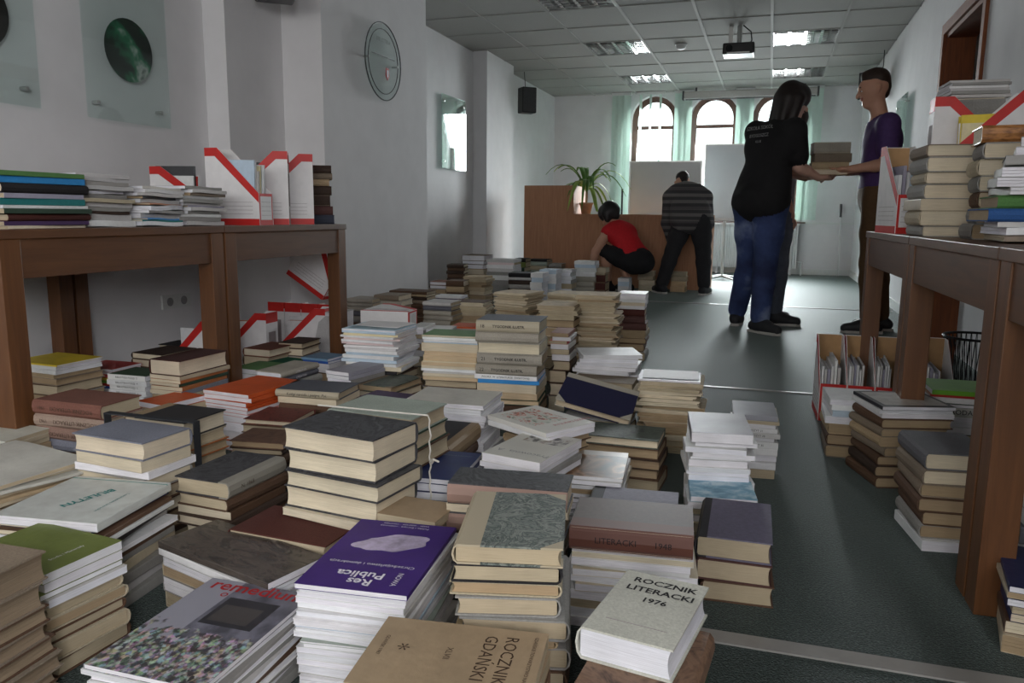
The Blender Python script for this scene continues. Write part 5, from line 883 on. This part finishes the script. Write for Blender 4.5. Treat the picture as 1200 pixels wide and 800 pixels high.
f = magfile('rear crossed file above the books on the right table', .665, 3.30, .915, 90); fill(f, 'rear crossed file', 5, ['yellow', 'yellow', 'olive', 'white'], h=(.2, .24), seed=16)
f = magfile('front crossed file above the books on the right table', .72, 3.175, .915, -90); fill(f, 'front crossed file', 5, ['yellow', 'yellowwhite', 'white'], h=(.2, .25), seed=17)
stack('held', 'armful passed between two people', .36, 5.92, 6, 1.30, .235, .17, ['hF greycloth 5 beige', 'hF taupe 4 tan', 'hF tan 3.2 tan', 'hB tan 2.6 cream'], 1.085, {})
for k, (dx, dz, a) in enumerate(((-.08, .0, 6),)):
    f = magfile('white and red file lying on its side behind the pale blue magazines', 0, 0, 0, 0); b = BOOK[('ffl', 0)]
    f.matrix_basis = Matrix.Translation((FFL[0]+dx, FFL[1], FFL[2]+.0515+dz)) @ Matrix.Rotation(R(a+90), 4, 'Z') @ Matrix.Rotation(R(90), 4, 'Y') @ Matrix.Translation((0, 0, -.1575))
# ------------------------------------------------------------------ people (one continuous body surface each)
def V3(*a): return np.array(a, float)
class Body:
    def __init__(s): s.p = []
    def cap(s, a, b, ra, rb, reg, k=.02, sq=None):       # tapered capsule; sq=(axis, factor) flattens it along an axis
        s.p.append((np.array(a, float), np.array(b, float), ra, rb, reg, k, sq)); return s
    @staticmethod
    def dist(P, a, b, ra, rb, sq):
        if sq is not None:
            ax = np.array(sq[0], float); ax /= np.linalg.norm(ax); kf = sq[1]
            P = P+((kf-1)*((P-a) @ ax))[..., None]*ax; b = b+(kf-1)*((b-a) @ ax)*ax
        ab = b-a; L2 = ab @ ab+1e-12
        t = np.clip(((P-a) @ ab)/L2, 0, 1)
        return np.linalg.norm(P-a-t[..., None]*ab, axis=-1)-(ra+(rb-ra)*t)
    def mesh(s, h=.009):
        lo = np.min([np.minimum(p[0], p[1])-max(p[2], p[3])*1.6 for p in s.p], axis=0)-.03; hi = np.max([np.maximum(p[0], p[1])+max(p[2], p[3])*1.6 for p in s.p], axis=0)+.03
        n = np.ceil((hi-lo)/h).astype(int)+1; D = np.full(n, 1.0, np.float64)
        for a, b, ra, rb, reg, k, sq in s.p:
            m = max(ra, rb)*1.5+.06; i0 = np.maximum(((np.minimum(a, b)-m-lo)/h).astype(int), 0); i1 = np.minimum(((np.maximum(a, b)+m-lo)/h).astype(int)+2, n)
            g = np.stack(np.meshgrid(*[lo[q]+h*np.arange(i0[q], i1[q]) for q in range(3)], indexing='ij'), -1)
            d = s.dist(g, a, b, ra, rb, sq); sl = tuple(slice(i0[q], i1[q]) for q in range(3)); c = D[sl]
            hh = np.clip(.5+.5*(c-d)/k, 0, 1); D[sl] = c+(d-c)*hh-k*hh*(1-hh)
        ins = D < 0                                                    # surface nets
        corners = [(i, j, k_) for i in (0, 1) for j in (0, 1) for k_ in (0, 1)]
        m = n-1; cnt = np.zeros(m, int)
        sub = lambda A, c: A[c[0]:c[0]+m[0], c[1]:c[1]+m[1], c[2]:c[2]+m[2]]
        for c in corners: cnt += sub(ins, c)
        act = (cnt > 0) & (cnt < 8); idx = np.full(m, -1); idx[act] = np.arange(act.sum())
        acc = np.zeros((act.sum(), 3)); num = np.zeros(act.sum())
        for c in corners:
            for ax in range(3):
                if c[ax]: continue
                c2 = list(c); c2[ax] = 1; v0, v1 = sub(D, c)[act], sub(D, c2)[act]; cr = (v0 < 0) != (v1 < 0)
                t = np.where(cr, v0/np.where(cr, v0-v1, 1), 0); pt = np.tile(np.array(c, float), (len(t), 1)); pt[:, ax] = t
                acc[cr] += pt[cr]; num[cr] += 1
        verts = lo+h*(np.argwhere(act)+acc/num[:, None]); faces = []
        for ax in range(3):
            o1, o2 = (ax+1) % 3, (ax+2) % 3
            sa = [slice(1, -1)]*3; sa[ax] = slice(0, n[ax]-1); sb = [slice(1, -1)]*3; sb[ax] = slice(1, n[ax])
            A, B = ins[tuple(sa)], ins[tuple(sb)]; E = np.argwhere(A != B); fl = A[tuple(E.T)]
            base = E.copy(); base[:, o1] += 1; base[:, o2] += 1
            def I(d1, d2): q = base.copy(); q[:, o1] += d1; q[:, o2] += d2; return idx[q[:, 0], q[:, 1], q[:, 2]]
            qd = np.stack([I(-1, -1), I(0, -1), I(0, 0), I(-1, 0)], 1); qd[~fl] = qd[~fl][:, ::-1]; faces.append(qd)
        F = np.concatenate(faces); F = F[(F >= 0).all(1)]
        for it in range(2):                                            # light smoothing
            a = np.zeros_like(verts); c = np.zeros(len(verts))
            for q in range(4):
                np.add.at(a, F[:, q], verts[F[:, (q+1) % 4]]); np.add.at(c, F[:, q], 1)
            verts = .6*verts+.4*a/np.maximum(c, 1)[:, None]
        best = np.full(len(verts), 9.0); reg = np.zeros(len(verts), int); names = []
        for a, b, ra, rb, rg, k, sq in s.p:
            if rg not in names: names.append(rg)
            d = s.dist(verts, a, b, ra, rb, sq); w_ = d < best; best[w_] = d[w_]; reg[w_] = names.index(rg)
        return verts, F, reg, names
def person(label, B, mats, clothes, h=.009):
    """body = one surface; each clothing region is also a garment of its own, standing a little off the body"""
    verts, F, reg, names = B.mesh(h); base = Vector((float(verts[:, 0].mean()), float(verts[:, 1].mean()), 0.0))
    e = empty('person', base); tag(e, label, 'person'); V = verts-np.array(base)
    me = bpy.data.meshes.new('body'); me.from_pydata(V.tolist(), [], F.tolist()); me.update()
    for nm in names: me.materials.append(M[mats[nm]])
    fr = np.array([np.bincount(r_, minlength=len(names)).argmax() for r_ in reg[F]])
    me.polygons.foreach_set('material_index', fr); me.polygons.foreach_set('use_smooth', np.ones(len(F), bool)); me.update()
    link('body', me, None, e)
    nrm = np.zeros_like(V); f0, f1, f2, f3 = (V[F[:, q]] for q in range(4)); fn = np.cross(f2-f0, f3-f1)
    for q in range(4): np.add.at(nrm, F[:, q], fn)
    nrm /= np.linalg.norm(nrm, axis=1)[:, None]+1e-9
    for gname, regs, off in clothes:
        ids = [names.index(r_) for r_ in regs if r_ in names]; sel = F[np.isin(fr, ids)]
        if not len(sel): continue
        use = np.unique(sel); mp = np.full(len(V), -1); mp[use] = np.arange(len(use))
        g = bpy.data.meshes.new(gname); g.from_pydata((V[use]+off*nrm[use]).tolist(), [], mp[sel].tolist()); g.update()
        for p in g.polygons: p.use_smooth = True
        o = link(gname, g, mats[regs[0]], e); sd = o.modifiers.new('cloth', 'SOLIDIFY'); sd.thickness = .004; sd.offset = -1
    return e, base
def hand(B, wr, dr, nrm, side, curl=.5, r=1.0, reg='skin'):
    """palm and five fingers: dr along the hand, nrm out of the back of the hand, side = +1/-1 towards the thumb"""
    wr, dr, nrm = (np.array(q, float) for q in (wr, dr, nrm)); dr /= np.linalg.norm(dr); nrm -= (nrm @ dr)*dr; nrm /= np.linalg.norm(nrm); la = np.cross(dr, nrm)*side
    B.cap(wr, wr+dr*.05*r, .026*r, .03*r, reg, .012, (nrm, 1.6)); B.cap(wr+dr*.05*r-la*.018*r, wr+dr*.08*r+la*.018*r, .022*r, .022*r, reg, .012, (nrm, 1.5))
    for i, (o, ln) in enumerate(((.032, .068), (.011, .076), (-.011, .07), (-.031, .055))):
        p = wr+dr*.088*r+la*o*r; ang = curl*.6; a = 0
        for s_ in range(3):
            L_ = ln*(.45, .32, .23)[s_]*r; d2 = dr*math.cos(a)-nrm*math.sin(a); q = p+d2*L_; B.cap(p, q, (.0095-.001*s_)*r, (.0085-.001*s_)*r, reg, .004); p = q; a += ang
    p = wr+dr*.03*r+la*.028*r; q = p+(dr*.55+la*.75-nrm*.2*curl)*.04*r; B.cap(p, q, .013*r, .011*r, reg, .008); B.cap(q, q+(dr*.85+la*.25-nrm*.35*curl)*.034*r, .0105*r, .0085*r, reg, .004)
def head(B, c, fwd, r=1.0, reg='skin', neck=None):
    c = np.array(c, float); f = np.array(fwd, float); f /= np.linalg.norm(f); u = V3(0, 0, 1)-f*f[2]; u /= np.linalg.norm(u); l = np.cross(u, f)
    B.cap(c+u*.03*r-f*.018*r, c+u*.022*r+f*.022*r, .083*r, .078*r, reg, .03, (l, 1.14)); B.cap(c-u*.02*r+f*.025*r, c-u*.078*r+f*.052*r, .062*r, .036*r, reg, .03, (l, 1.05))
    B.cap(c+u*.012*r+f*.094*r, c-u*.024*r+f*.113*r, .009*r, .0145*r, reg, .012)             # nose
    B.cap(c-u*.047*r+f*.09*r-l*.014*r, c-u*.047*r+f*.09*r+l*.014*r, .009*r, .009*r, 'lip', .006)
    B.cap(c+u*.028*r+f*.09*r-l*.03*r, c+u*.028*r+f*.09*r+l*.03*r, .012*r, .012*r, reg, .015)  # brow
    for s in (-1, 1): B.cap(c+l*s*.072*r-u*.012*r-f*.008*r, c+l*s*.078*r+u*.02*r-f*.016*r, .011*r, .016*r, reg, .008)
    return f, u, l
def face_bits(e, base, c, f, u, l, r=1.0):
    c = np.array(c, float)-np.array(base)
    for s in (-1, 1):
        q = c+l*s*.031*r+u*.008*r+f*.083*r
        MB().lathe([(.001, -.011*r), (.008*r, -.007*r), (.011*r, 0), (.008*r, .007*r), (.001, .011*r)], tuple(q), 10).build('eye', 'eye_white', e, True)
        q2 = q+f*.0095*r; MB().lathe([(.001, -.005*r), (.005*r, 0), (.001, .005*r)], tuple(q2), 8).build('iris', 'hair_black', e, True)
        q3 = c+l*s*.031*r+u*.03*r+f*.096*r; MB().tube([tuple(q3-l*.016*r), tuple(q3+u*.004*r), tuple(q3+l*.016*r)], .004*r, 6).build('eyebrow', 'hair_dark', e, True)
def hairmesh(e, base, prims, m, h=.009):
    B = Body()
    for q in prims: B.cap(*q)
    v, F, rg, nm = B.mesh(h); g = bpy.data.meshes.new('hair'); g.from_pydata((v-np.array(base)).tolist(), [], F.tolist()); g.update()
    for p in g.polygons: p.use_smooth = True
    return link('hair', g, m, e)
def shoe(e, base, an, dr, m='shoe_dark', ln=.27):
    an = np.array(an, float)-np.array(base); d = np.array([dr[0], dr[1], 0.0]); d /= np.linalg.norm(d); B = Body(); g = an*[1, 1, 0]
    B.cap(g-d*.05+[0, 0, .045], g+d*.06+[0, 0, .05], .042, .045, 'u', .03); B.cap(g+d*.05+[0, 0, .04], g+d*(ln-.115)+[0, 0, .034], .045, .036, 'u', .03); B.cap(g+[0, 0, .05], g+[0, 0, .10], .046, .046, 'u', .03)
    v, F, rg, nm = B.mesh(.009); v[:, 2] = np.maximum(v[:, 2], .012); me = bpy.data.meshes.new('shoe'); me.from_pydata(v.tolist(), [], F.tolist()); me.update()
    for p in me.polygons: p.use_smooth = True
    s = link('shoe', me, m, e)
    s2 = np.array([-d[1], d[0], 0]); pts = [g-d*.085-s2*.03, g-d*.095, g-d*.085+s2*.03, g+d*.05+s2*.045, g+d*(ln-.11)+s2*.036, g+d*(ln-.08), g+d*(ln-.11)-s2*.036, g+d*.05-s2*.045]
    MB().prism([(p[0], p[1]) for p in pts], 0, .018, 'z').build('sole', 'sole', s)
def limb(B, pts, rad, regs, k=.025, sq=None):
    for i in range(len(pts)-1): B.cap(pts[i], pts[i+1], rad[i], rad[i+1], regs[i], k, sq)
def mixp(a, b, t): return np.array(a, float)*(1-t)+np.array(b, float)*t
def build_person(label, J, st, mats, hair, hairmat, clothes, shoes):
    B = Body(); f = np.array(J['front'], float); f /= np.linalg.norm(f); wd = st.get('w', 1.0)
    pel, che, nk = (np.array(J[q], float) for q in ('pelvis', 'chest', 'neck')); up_ = (che-pel)/np.linalg.norm(che-pel); side = np.cross(f, V3(0, 0, 1)); side /= np.linalg.norm(side); ff = np.cross(up_, side); ff /= np.linalg.norm(ff)
    top, leg, sk = st['top'], st['leg'], 'skin'; pl_ = top if st.get('flare') else leg
    B.cap(pel-side*.075*wd, pel+side*.075*wd, .115*wd, .115*wd, pl_, .05, (ff, 1.12)); B.cap(pel-up_*.02-ff*.03, pel-up_*.03-ff*.03, .12*wd, .11*wd, pl_, .05)
    B.cap(pel+up_*.07-side*.06*wd, pel+up_*.07+side*.06*wd, .112*wd, .112*wd, top, .05, (ff, 1.2))
    B.cap(pel+up_*.1, mixp(pel, che, .6), .135*wd, .14*wd, top, .05, (ff, 1.35)); B.cap(mixp(pel, che, .5), che, .14*wd, .155*wd, top, .05, (ff, 1.4))
    B.cap(che-side*.09*wd+up_*.02, che+side*.09*wd+up_*.02, .105*wd, .105*wd, top, .05, (ff, 1.15))
    if st.get('flare'): B.cap(pel-up_*.04-side*.085, pel-up_*.04+side*.085, .117, .117, top, .05, (ff, 1.0)); B.cap(mixp(pel, che, .35)-side*.07, mixp(pel, che, .35)+side*.07, .12, .12, top, .05, (ff, 1.2))
    if st.get('bust'): B.cap(che-side*.06+ff*.07-up_*.05, che+side*.06+ff*.07-up_*.05, .07, .07, top, .05)
    for s in ('L', 'R'):
        sh = np.array(J['sh'+s], float); B.cap(mixp(che, nk, .55), sh, .07*wd, .058*wd, top, .05)
        el, wr = np.array(J['el'+s], float), np.array(J['wr'+s], float); slv = st.get('sleeve', .55)
        if slv >= 2: limb(B, [sh, el, mixp(el, wr, .9)], [.062*wd, .05*wd, .042*wd], [top, top], .03)
        elif slv > 0: B.cap(sh, mixp(sh, el, slv), .062*wd, .058*wd, top, .03)
        limb(B, [sh, mixp(sh, el, .5), el, mixp(el, wr, .3), wr], [.05*wd, .045*wd, .038, .038, .026], [sk]*4, .02)
        dr = np.array(J.get('hd'+s, wr-el), float); hand(B, wr, dr, J.get('hn'+s, (0, 0, 1)), J.get('th'+s, 1 if s == 'L' else -1), J.get('curl', .7))
        hp, kn, an = (np.array(J[q+s], float) for q in ('hip', 'kn', 'an')); lc = st.get('legcut', 2)
        if lc >= 1: limb(B, [hp, mixp(hp, kn, .5), kn, mixp(kn, an, .3), mixp(kn, an, .93)], [.098*wd, .085*wd, .065*wd, .064*wd, .056*wd], [leg]*4, .03)
        else: limb(B, [hp, mixp(hp, kn, .5), kn], [.1*wd, .09*wd, .068*wd], [leg]*2, .03)
        limb(B, [kn, mixp(kn, an, .3), an], [.052, .056, .036], [sk]*2, .02)
        fd = np.array(J['ft'+s], float); fd = np.array([fd[0], fd[1], 0])/np.hypot(fd[0], fd[1]); B.cap(an+[0, 0, -.03], an+fd*.12+[0, 0, -.045], .035, .028, sk, .02)
    hc = np.array(J['head'], float); hf = J['look']; B.cap(nk-(nk-che)*.3, mixp(nk, hc, .7), .06, .052, sk, .03)
    F_, U_, L_ = head(B, hc, hf, st.get('hr', 1.0))
    e, base = person(label, B, mats, clothes, st.get('res', .0095)); face_bits(e, base, hc, F_, U_, L_)
    if hair: hairmesh(e, base, hair(hc, F_, U_, L_), hairmat)
    for s in ('L', 'R'): shoe(e, base, J['an'+s], J['ft'+s], shoes)
    return e, base
def cap_hair(c, f, u, l, g=0.0):
    return [(c+u*.04-f*.022, c+u*.045+f*.02, .092+g, .082+g, 'h', .03, (l, 1.1)), (c+u*.0-f*.055, c-u*.045-f*.055, .06+g, .048, 'h', .03), (c+u*.085+f*.05, c+u*.09-f*.02, .03, .03, 'h', .03)]
def long_hair(c, f, u, l):
    b = cap_hair(c, f, u, l, .012)
    for s in (-1, 0, 1): b += [(c-f*.06+l*s*.045, c-f*.075+l*s*.06-u*.17, .06, .034, 'h', .03), (c+l*s*.075+u*.02, c+l*s*.085-u*.14-f*.01, .04 if s else .01, .025 if s else .01, 'h', .03)]
    return b
def short_hair(c, f, u, l):
    return [(c+u*.07-f*.032, c+u*.078+f*.02, .076, .058, 'h', .03, (l, 1.06)), (c+u*.01-f*.062, c-u*.03-f*.058, .045, .034, 'h', .03), (c+u*.112+f*.05, c+u*.12-f*.01, .022, .03, 'h', .03)]
def bob_hair(c, f, u, l):
    b = cap_hair(c, f, u, l, .014)
    for s in (-1, 1): b += [(c+l*s*.07+u*.02-f*.01, c+l*s*.075-u*.05+f*.005, .042, .032, 'h', .03)]
    return b
build_person('person in a black lettered t-shirt and blue jeans handing over books',
 dict(front=(.72, .69, 0), pelvis=(-.07, 5.78, .93), chest=(-.02, 5.82, 1.26), neck=(.045, 5.86, 1.43), head=(.10, 5.90, 1.575), look=(.86, .45, -.22),
      shR=(.12, 5.72, 1.375), elR=(.165, 5.75, 1.13), wrR=(.30, 5.86, 1.065), hdR=(.8, .5, .1), hnR=(.3, -.5, -.8), thR=1, shL=(-.13, 5.95, 1.385), elL=(-.02, 6.10, 1.15), wrL=(.22, 6.07, 1.075), hdL=(.9, -.2, .1), hnL=(0, .4, -.9), thL=-1,
      hipR=(-.0, 5.73, .88), knR=(-.015, 5.74, .48), anR=(-.03, 5.70, .09), ftR=(.55, -.5), hipL=(-.14, 5.84, .88), knL=(-.13, 5.93, .48), anL=(-.20, 6.06, .09), ftL=(.1, .9), curl=.8),
 dict(top='top', leg='leg', w=1.14, sleeve=.7, flare=1), dict(top='black_tee', leg='blue_jeans', skin='skin_pale', lip='lip'), long_hair, 'hair_dark', [('t_shirt', ['top'], .006), ('jeans', ['leg'], .004)], 'shoe_dark')
pw = [o for o in C.objects if o.name.startswith('person')][-1]
for txt, dz, sz in (('SZKOŁA SOKÓŁ', .155, .034), ('BYDGOSZCZ', .105, .03), ('KLUB', .065, .022)):
    c = Vector((-.035, 5.825, 1.24)); nb = Vector((-.72, -.69, .06)).normalized(); xr = Vector((.69, -.72, 0)); ub = nb.cross(xr)
    p = c+nb*.176+xr*.075+ub*(dz-.02)-Vector(pw.location); mt = Matrix((( xr.x, ub.x, nb.x, p.x), (xr.y, ub.y, nb.y, p.y), (xr.z, ub.z, nb.z, p.z), (0, 0, 0, 1))); lettering(pw, txt, sz, mt, 'ink_grey')
build_person('person in grey jeans hidden behind the black t-shirt',
 dict(front=(.9, -.1, 0), pelvis=(.05, 6.30, .88), chest=(.06, 6.30, 1.2), neck=(.07, 6.3, 1.35), head=(.10, 6.3, 1.48), look=(1, -.1, -.2), shR=(.06, 6.15, 1.3), elR=(.06, 6.14, 1.05), wrR=(.13, 6.17, .86), shL=(.06, 6.46, 1.3), elL=(.06, 6.5, 1.05), wrL=(.13, 6.5, .86),
      hipR=(.07, 6.22, .84), knR=(.08, 6.20, .46), anR=(.07, 6.16, .09), ftR=(1, -.1), hipL=(.04, 6.39, .84), knL=(.04, 6.39, .46), anL=(.0, 6.42, .09), ftL=(1, .1)),
 dict(top='top', leg='leg', w=.92, sleeve=.6), dict(top='grey_top', leg='grey_jeans', skin='skin', lip='lip'), long_hair, 'hair_brown', [('t_shirt', ['top'], .006), ('jeans', ['leg'], .004)], 'shoe_dark')
build_person('young person in a purple t-shirt and brown trousers receiving books',
 dict(front=(-1, -.1, 0), pelvis=(.70, 6.06, .94), chest=(.70, 6.06, 1.30), neck=(.675, 6.06, 1.49), head=(.625, 6.05, 1.655), look=(-1, -.08, -.16), shL=(.71, 5.88, 1.415), elL=(.715, 5.86, 1.15), wrL=(.49, 5.84, 1.12), hdL=(-1, .2, -.05), hnL=(0, -.35, -.9), thL=-1,
      shR=(.71, 6.24, 1.415), elR=(.70, 6.25, 1.15), wrR=(.49, 6.06, 1.11), hdR=(-1, -.2, -.05), hnR=(0, .3, -.9), thR=1, hipL=(.70, 5.98, .9), knL=(.68, 5.96, .49), anL=(.70, 5.95, .09), ftL=(-1, -.15), hipR=(.71, 6.14, .9), knR=(.74, 6.15, .49), anR=(.79, 6.15, .09), ftR=(-.9, .25), curl=.9),
 dict(top='top', leg='leg', w=1.05, sleeve=.62), dict(top='purple_tee', leg='brown_trousers', skin='skin', lip='lip'), short_hair, 'hair_brown', [('t_shirt', ['top'], .006), ('trousers', ['leg'], .006)], 'shoe_dark')
build_person('crouching person in a sleeveless red top sorting books',
 dict(front=(-.72, .55, 0), pelvis=(-1.26, 8.08, .33), chest=(-1.46, 8.18, .60), neck=(-1.55, 8.22, .705), head=(-1.60, 8.23, .80), look=(-.75, .35, -.6), shL=(-1.59, 8.07, .63), elL=(-1.70, 8.02, .43), wrL=(-1.73, 8.02, .26), hdL=(-.1, 0, -1), hnL=(-.2, -1, 0), shR=(-1.43, 8.34, .64), elR=(-1.60, 8.42, .45), wrR=(-1.68, 8.36, .27), hdR=(-.1, -.1, -1), hnR=(0, 1, 0),
      hipL=(-1.30, 8.00, .31), knL=(-1.60, 8.08, .43), anL=(-1.58, 8.12, .09), ftL=(-.8, .3), hipR=(-1.24, 8.17, .31), knR=(-1.50, 8.40, .40), anR=(-1.40, 8.28, .09), ftR=(-.6, .5)),
 dict(top='top', leg='leg', w=.98, sleeve=0, legcut=0), dict(top='red_top', leg='black_cloth', skin='skin', lip='lip'), bob_hair, 'hair_black', [('red_top', ['top'], .006), ('skirt', ['leg'], .006)], 'black_cloth')
build_person('person in a grey striped sweater bending over at the counter',
 dict(front=(-.25, 1, 0), pelvis=(-.76, 8.24, .78), chest=(-.83, 8.42, 1.0), neck=(-.87, 8.52, 1.07), head=(-.90, 8.57, 1.12), look=(-.25, .7, -.65), shL=(-1.01, 8.42, .985), elL=(-1.03, 8.44, .72), wrL=(-.98, 8.52, .52), hdL=(.1, .2, -1), hnL=(-1, 0, 0), shR=(-.65, 8.44, .99), elR=(-.62, 8.58, .72), wrR=(-.70, 8.60, .54), hdR=(-.1, .1, -1), hnR=(1, 0, 0),
      hipL=(-.84, 8.21, .74), knL=(-.94, 8.24, .44), anL=(-1.04, 8.27, .09), ftL=(-.4, .6), hipR=(-.67, 8.21, .74), knR=(-.63, 8.24, .44), anR=(-.61, 8.28, .09), ftR=(.2, .8)),
 dict(top='top', leg='leg', w=1.06, sleeve=2, flare=1), dict(top='striped_sweater', leg='dark_trousers', skin='skin', lip='lip'), short_hair, 'hair_dark', [('sweater', ['top'], .007), ('trousers', ['leg'], .006)], 'shoe_dark')
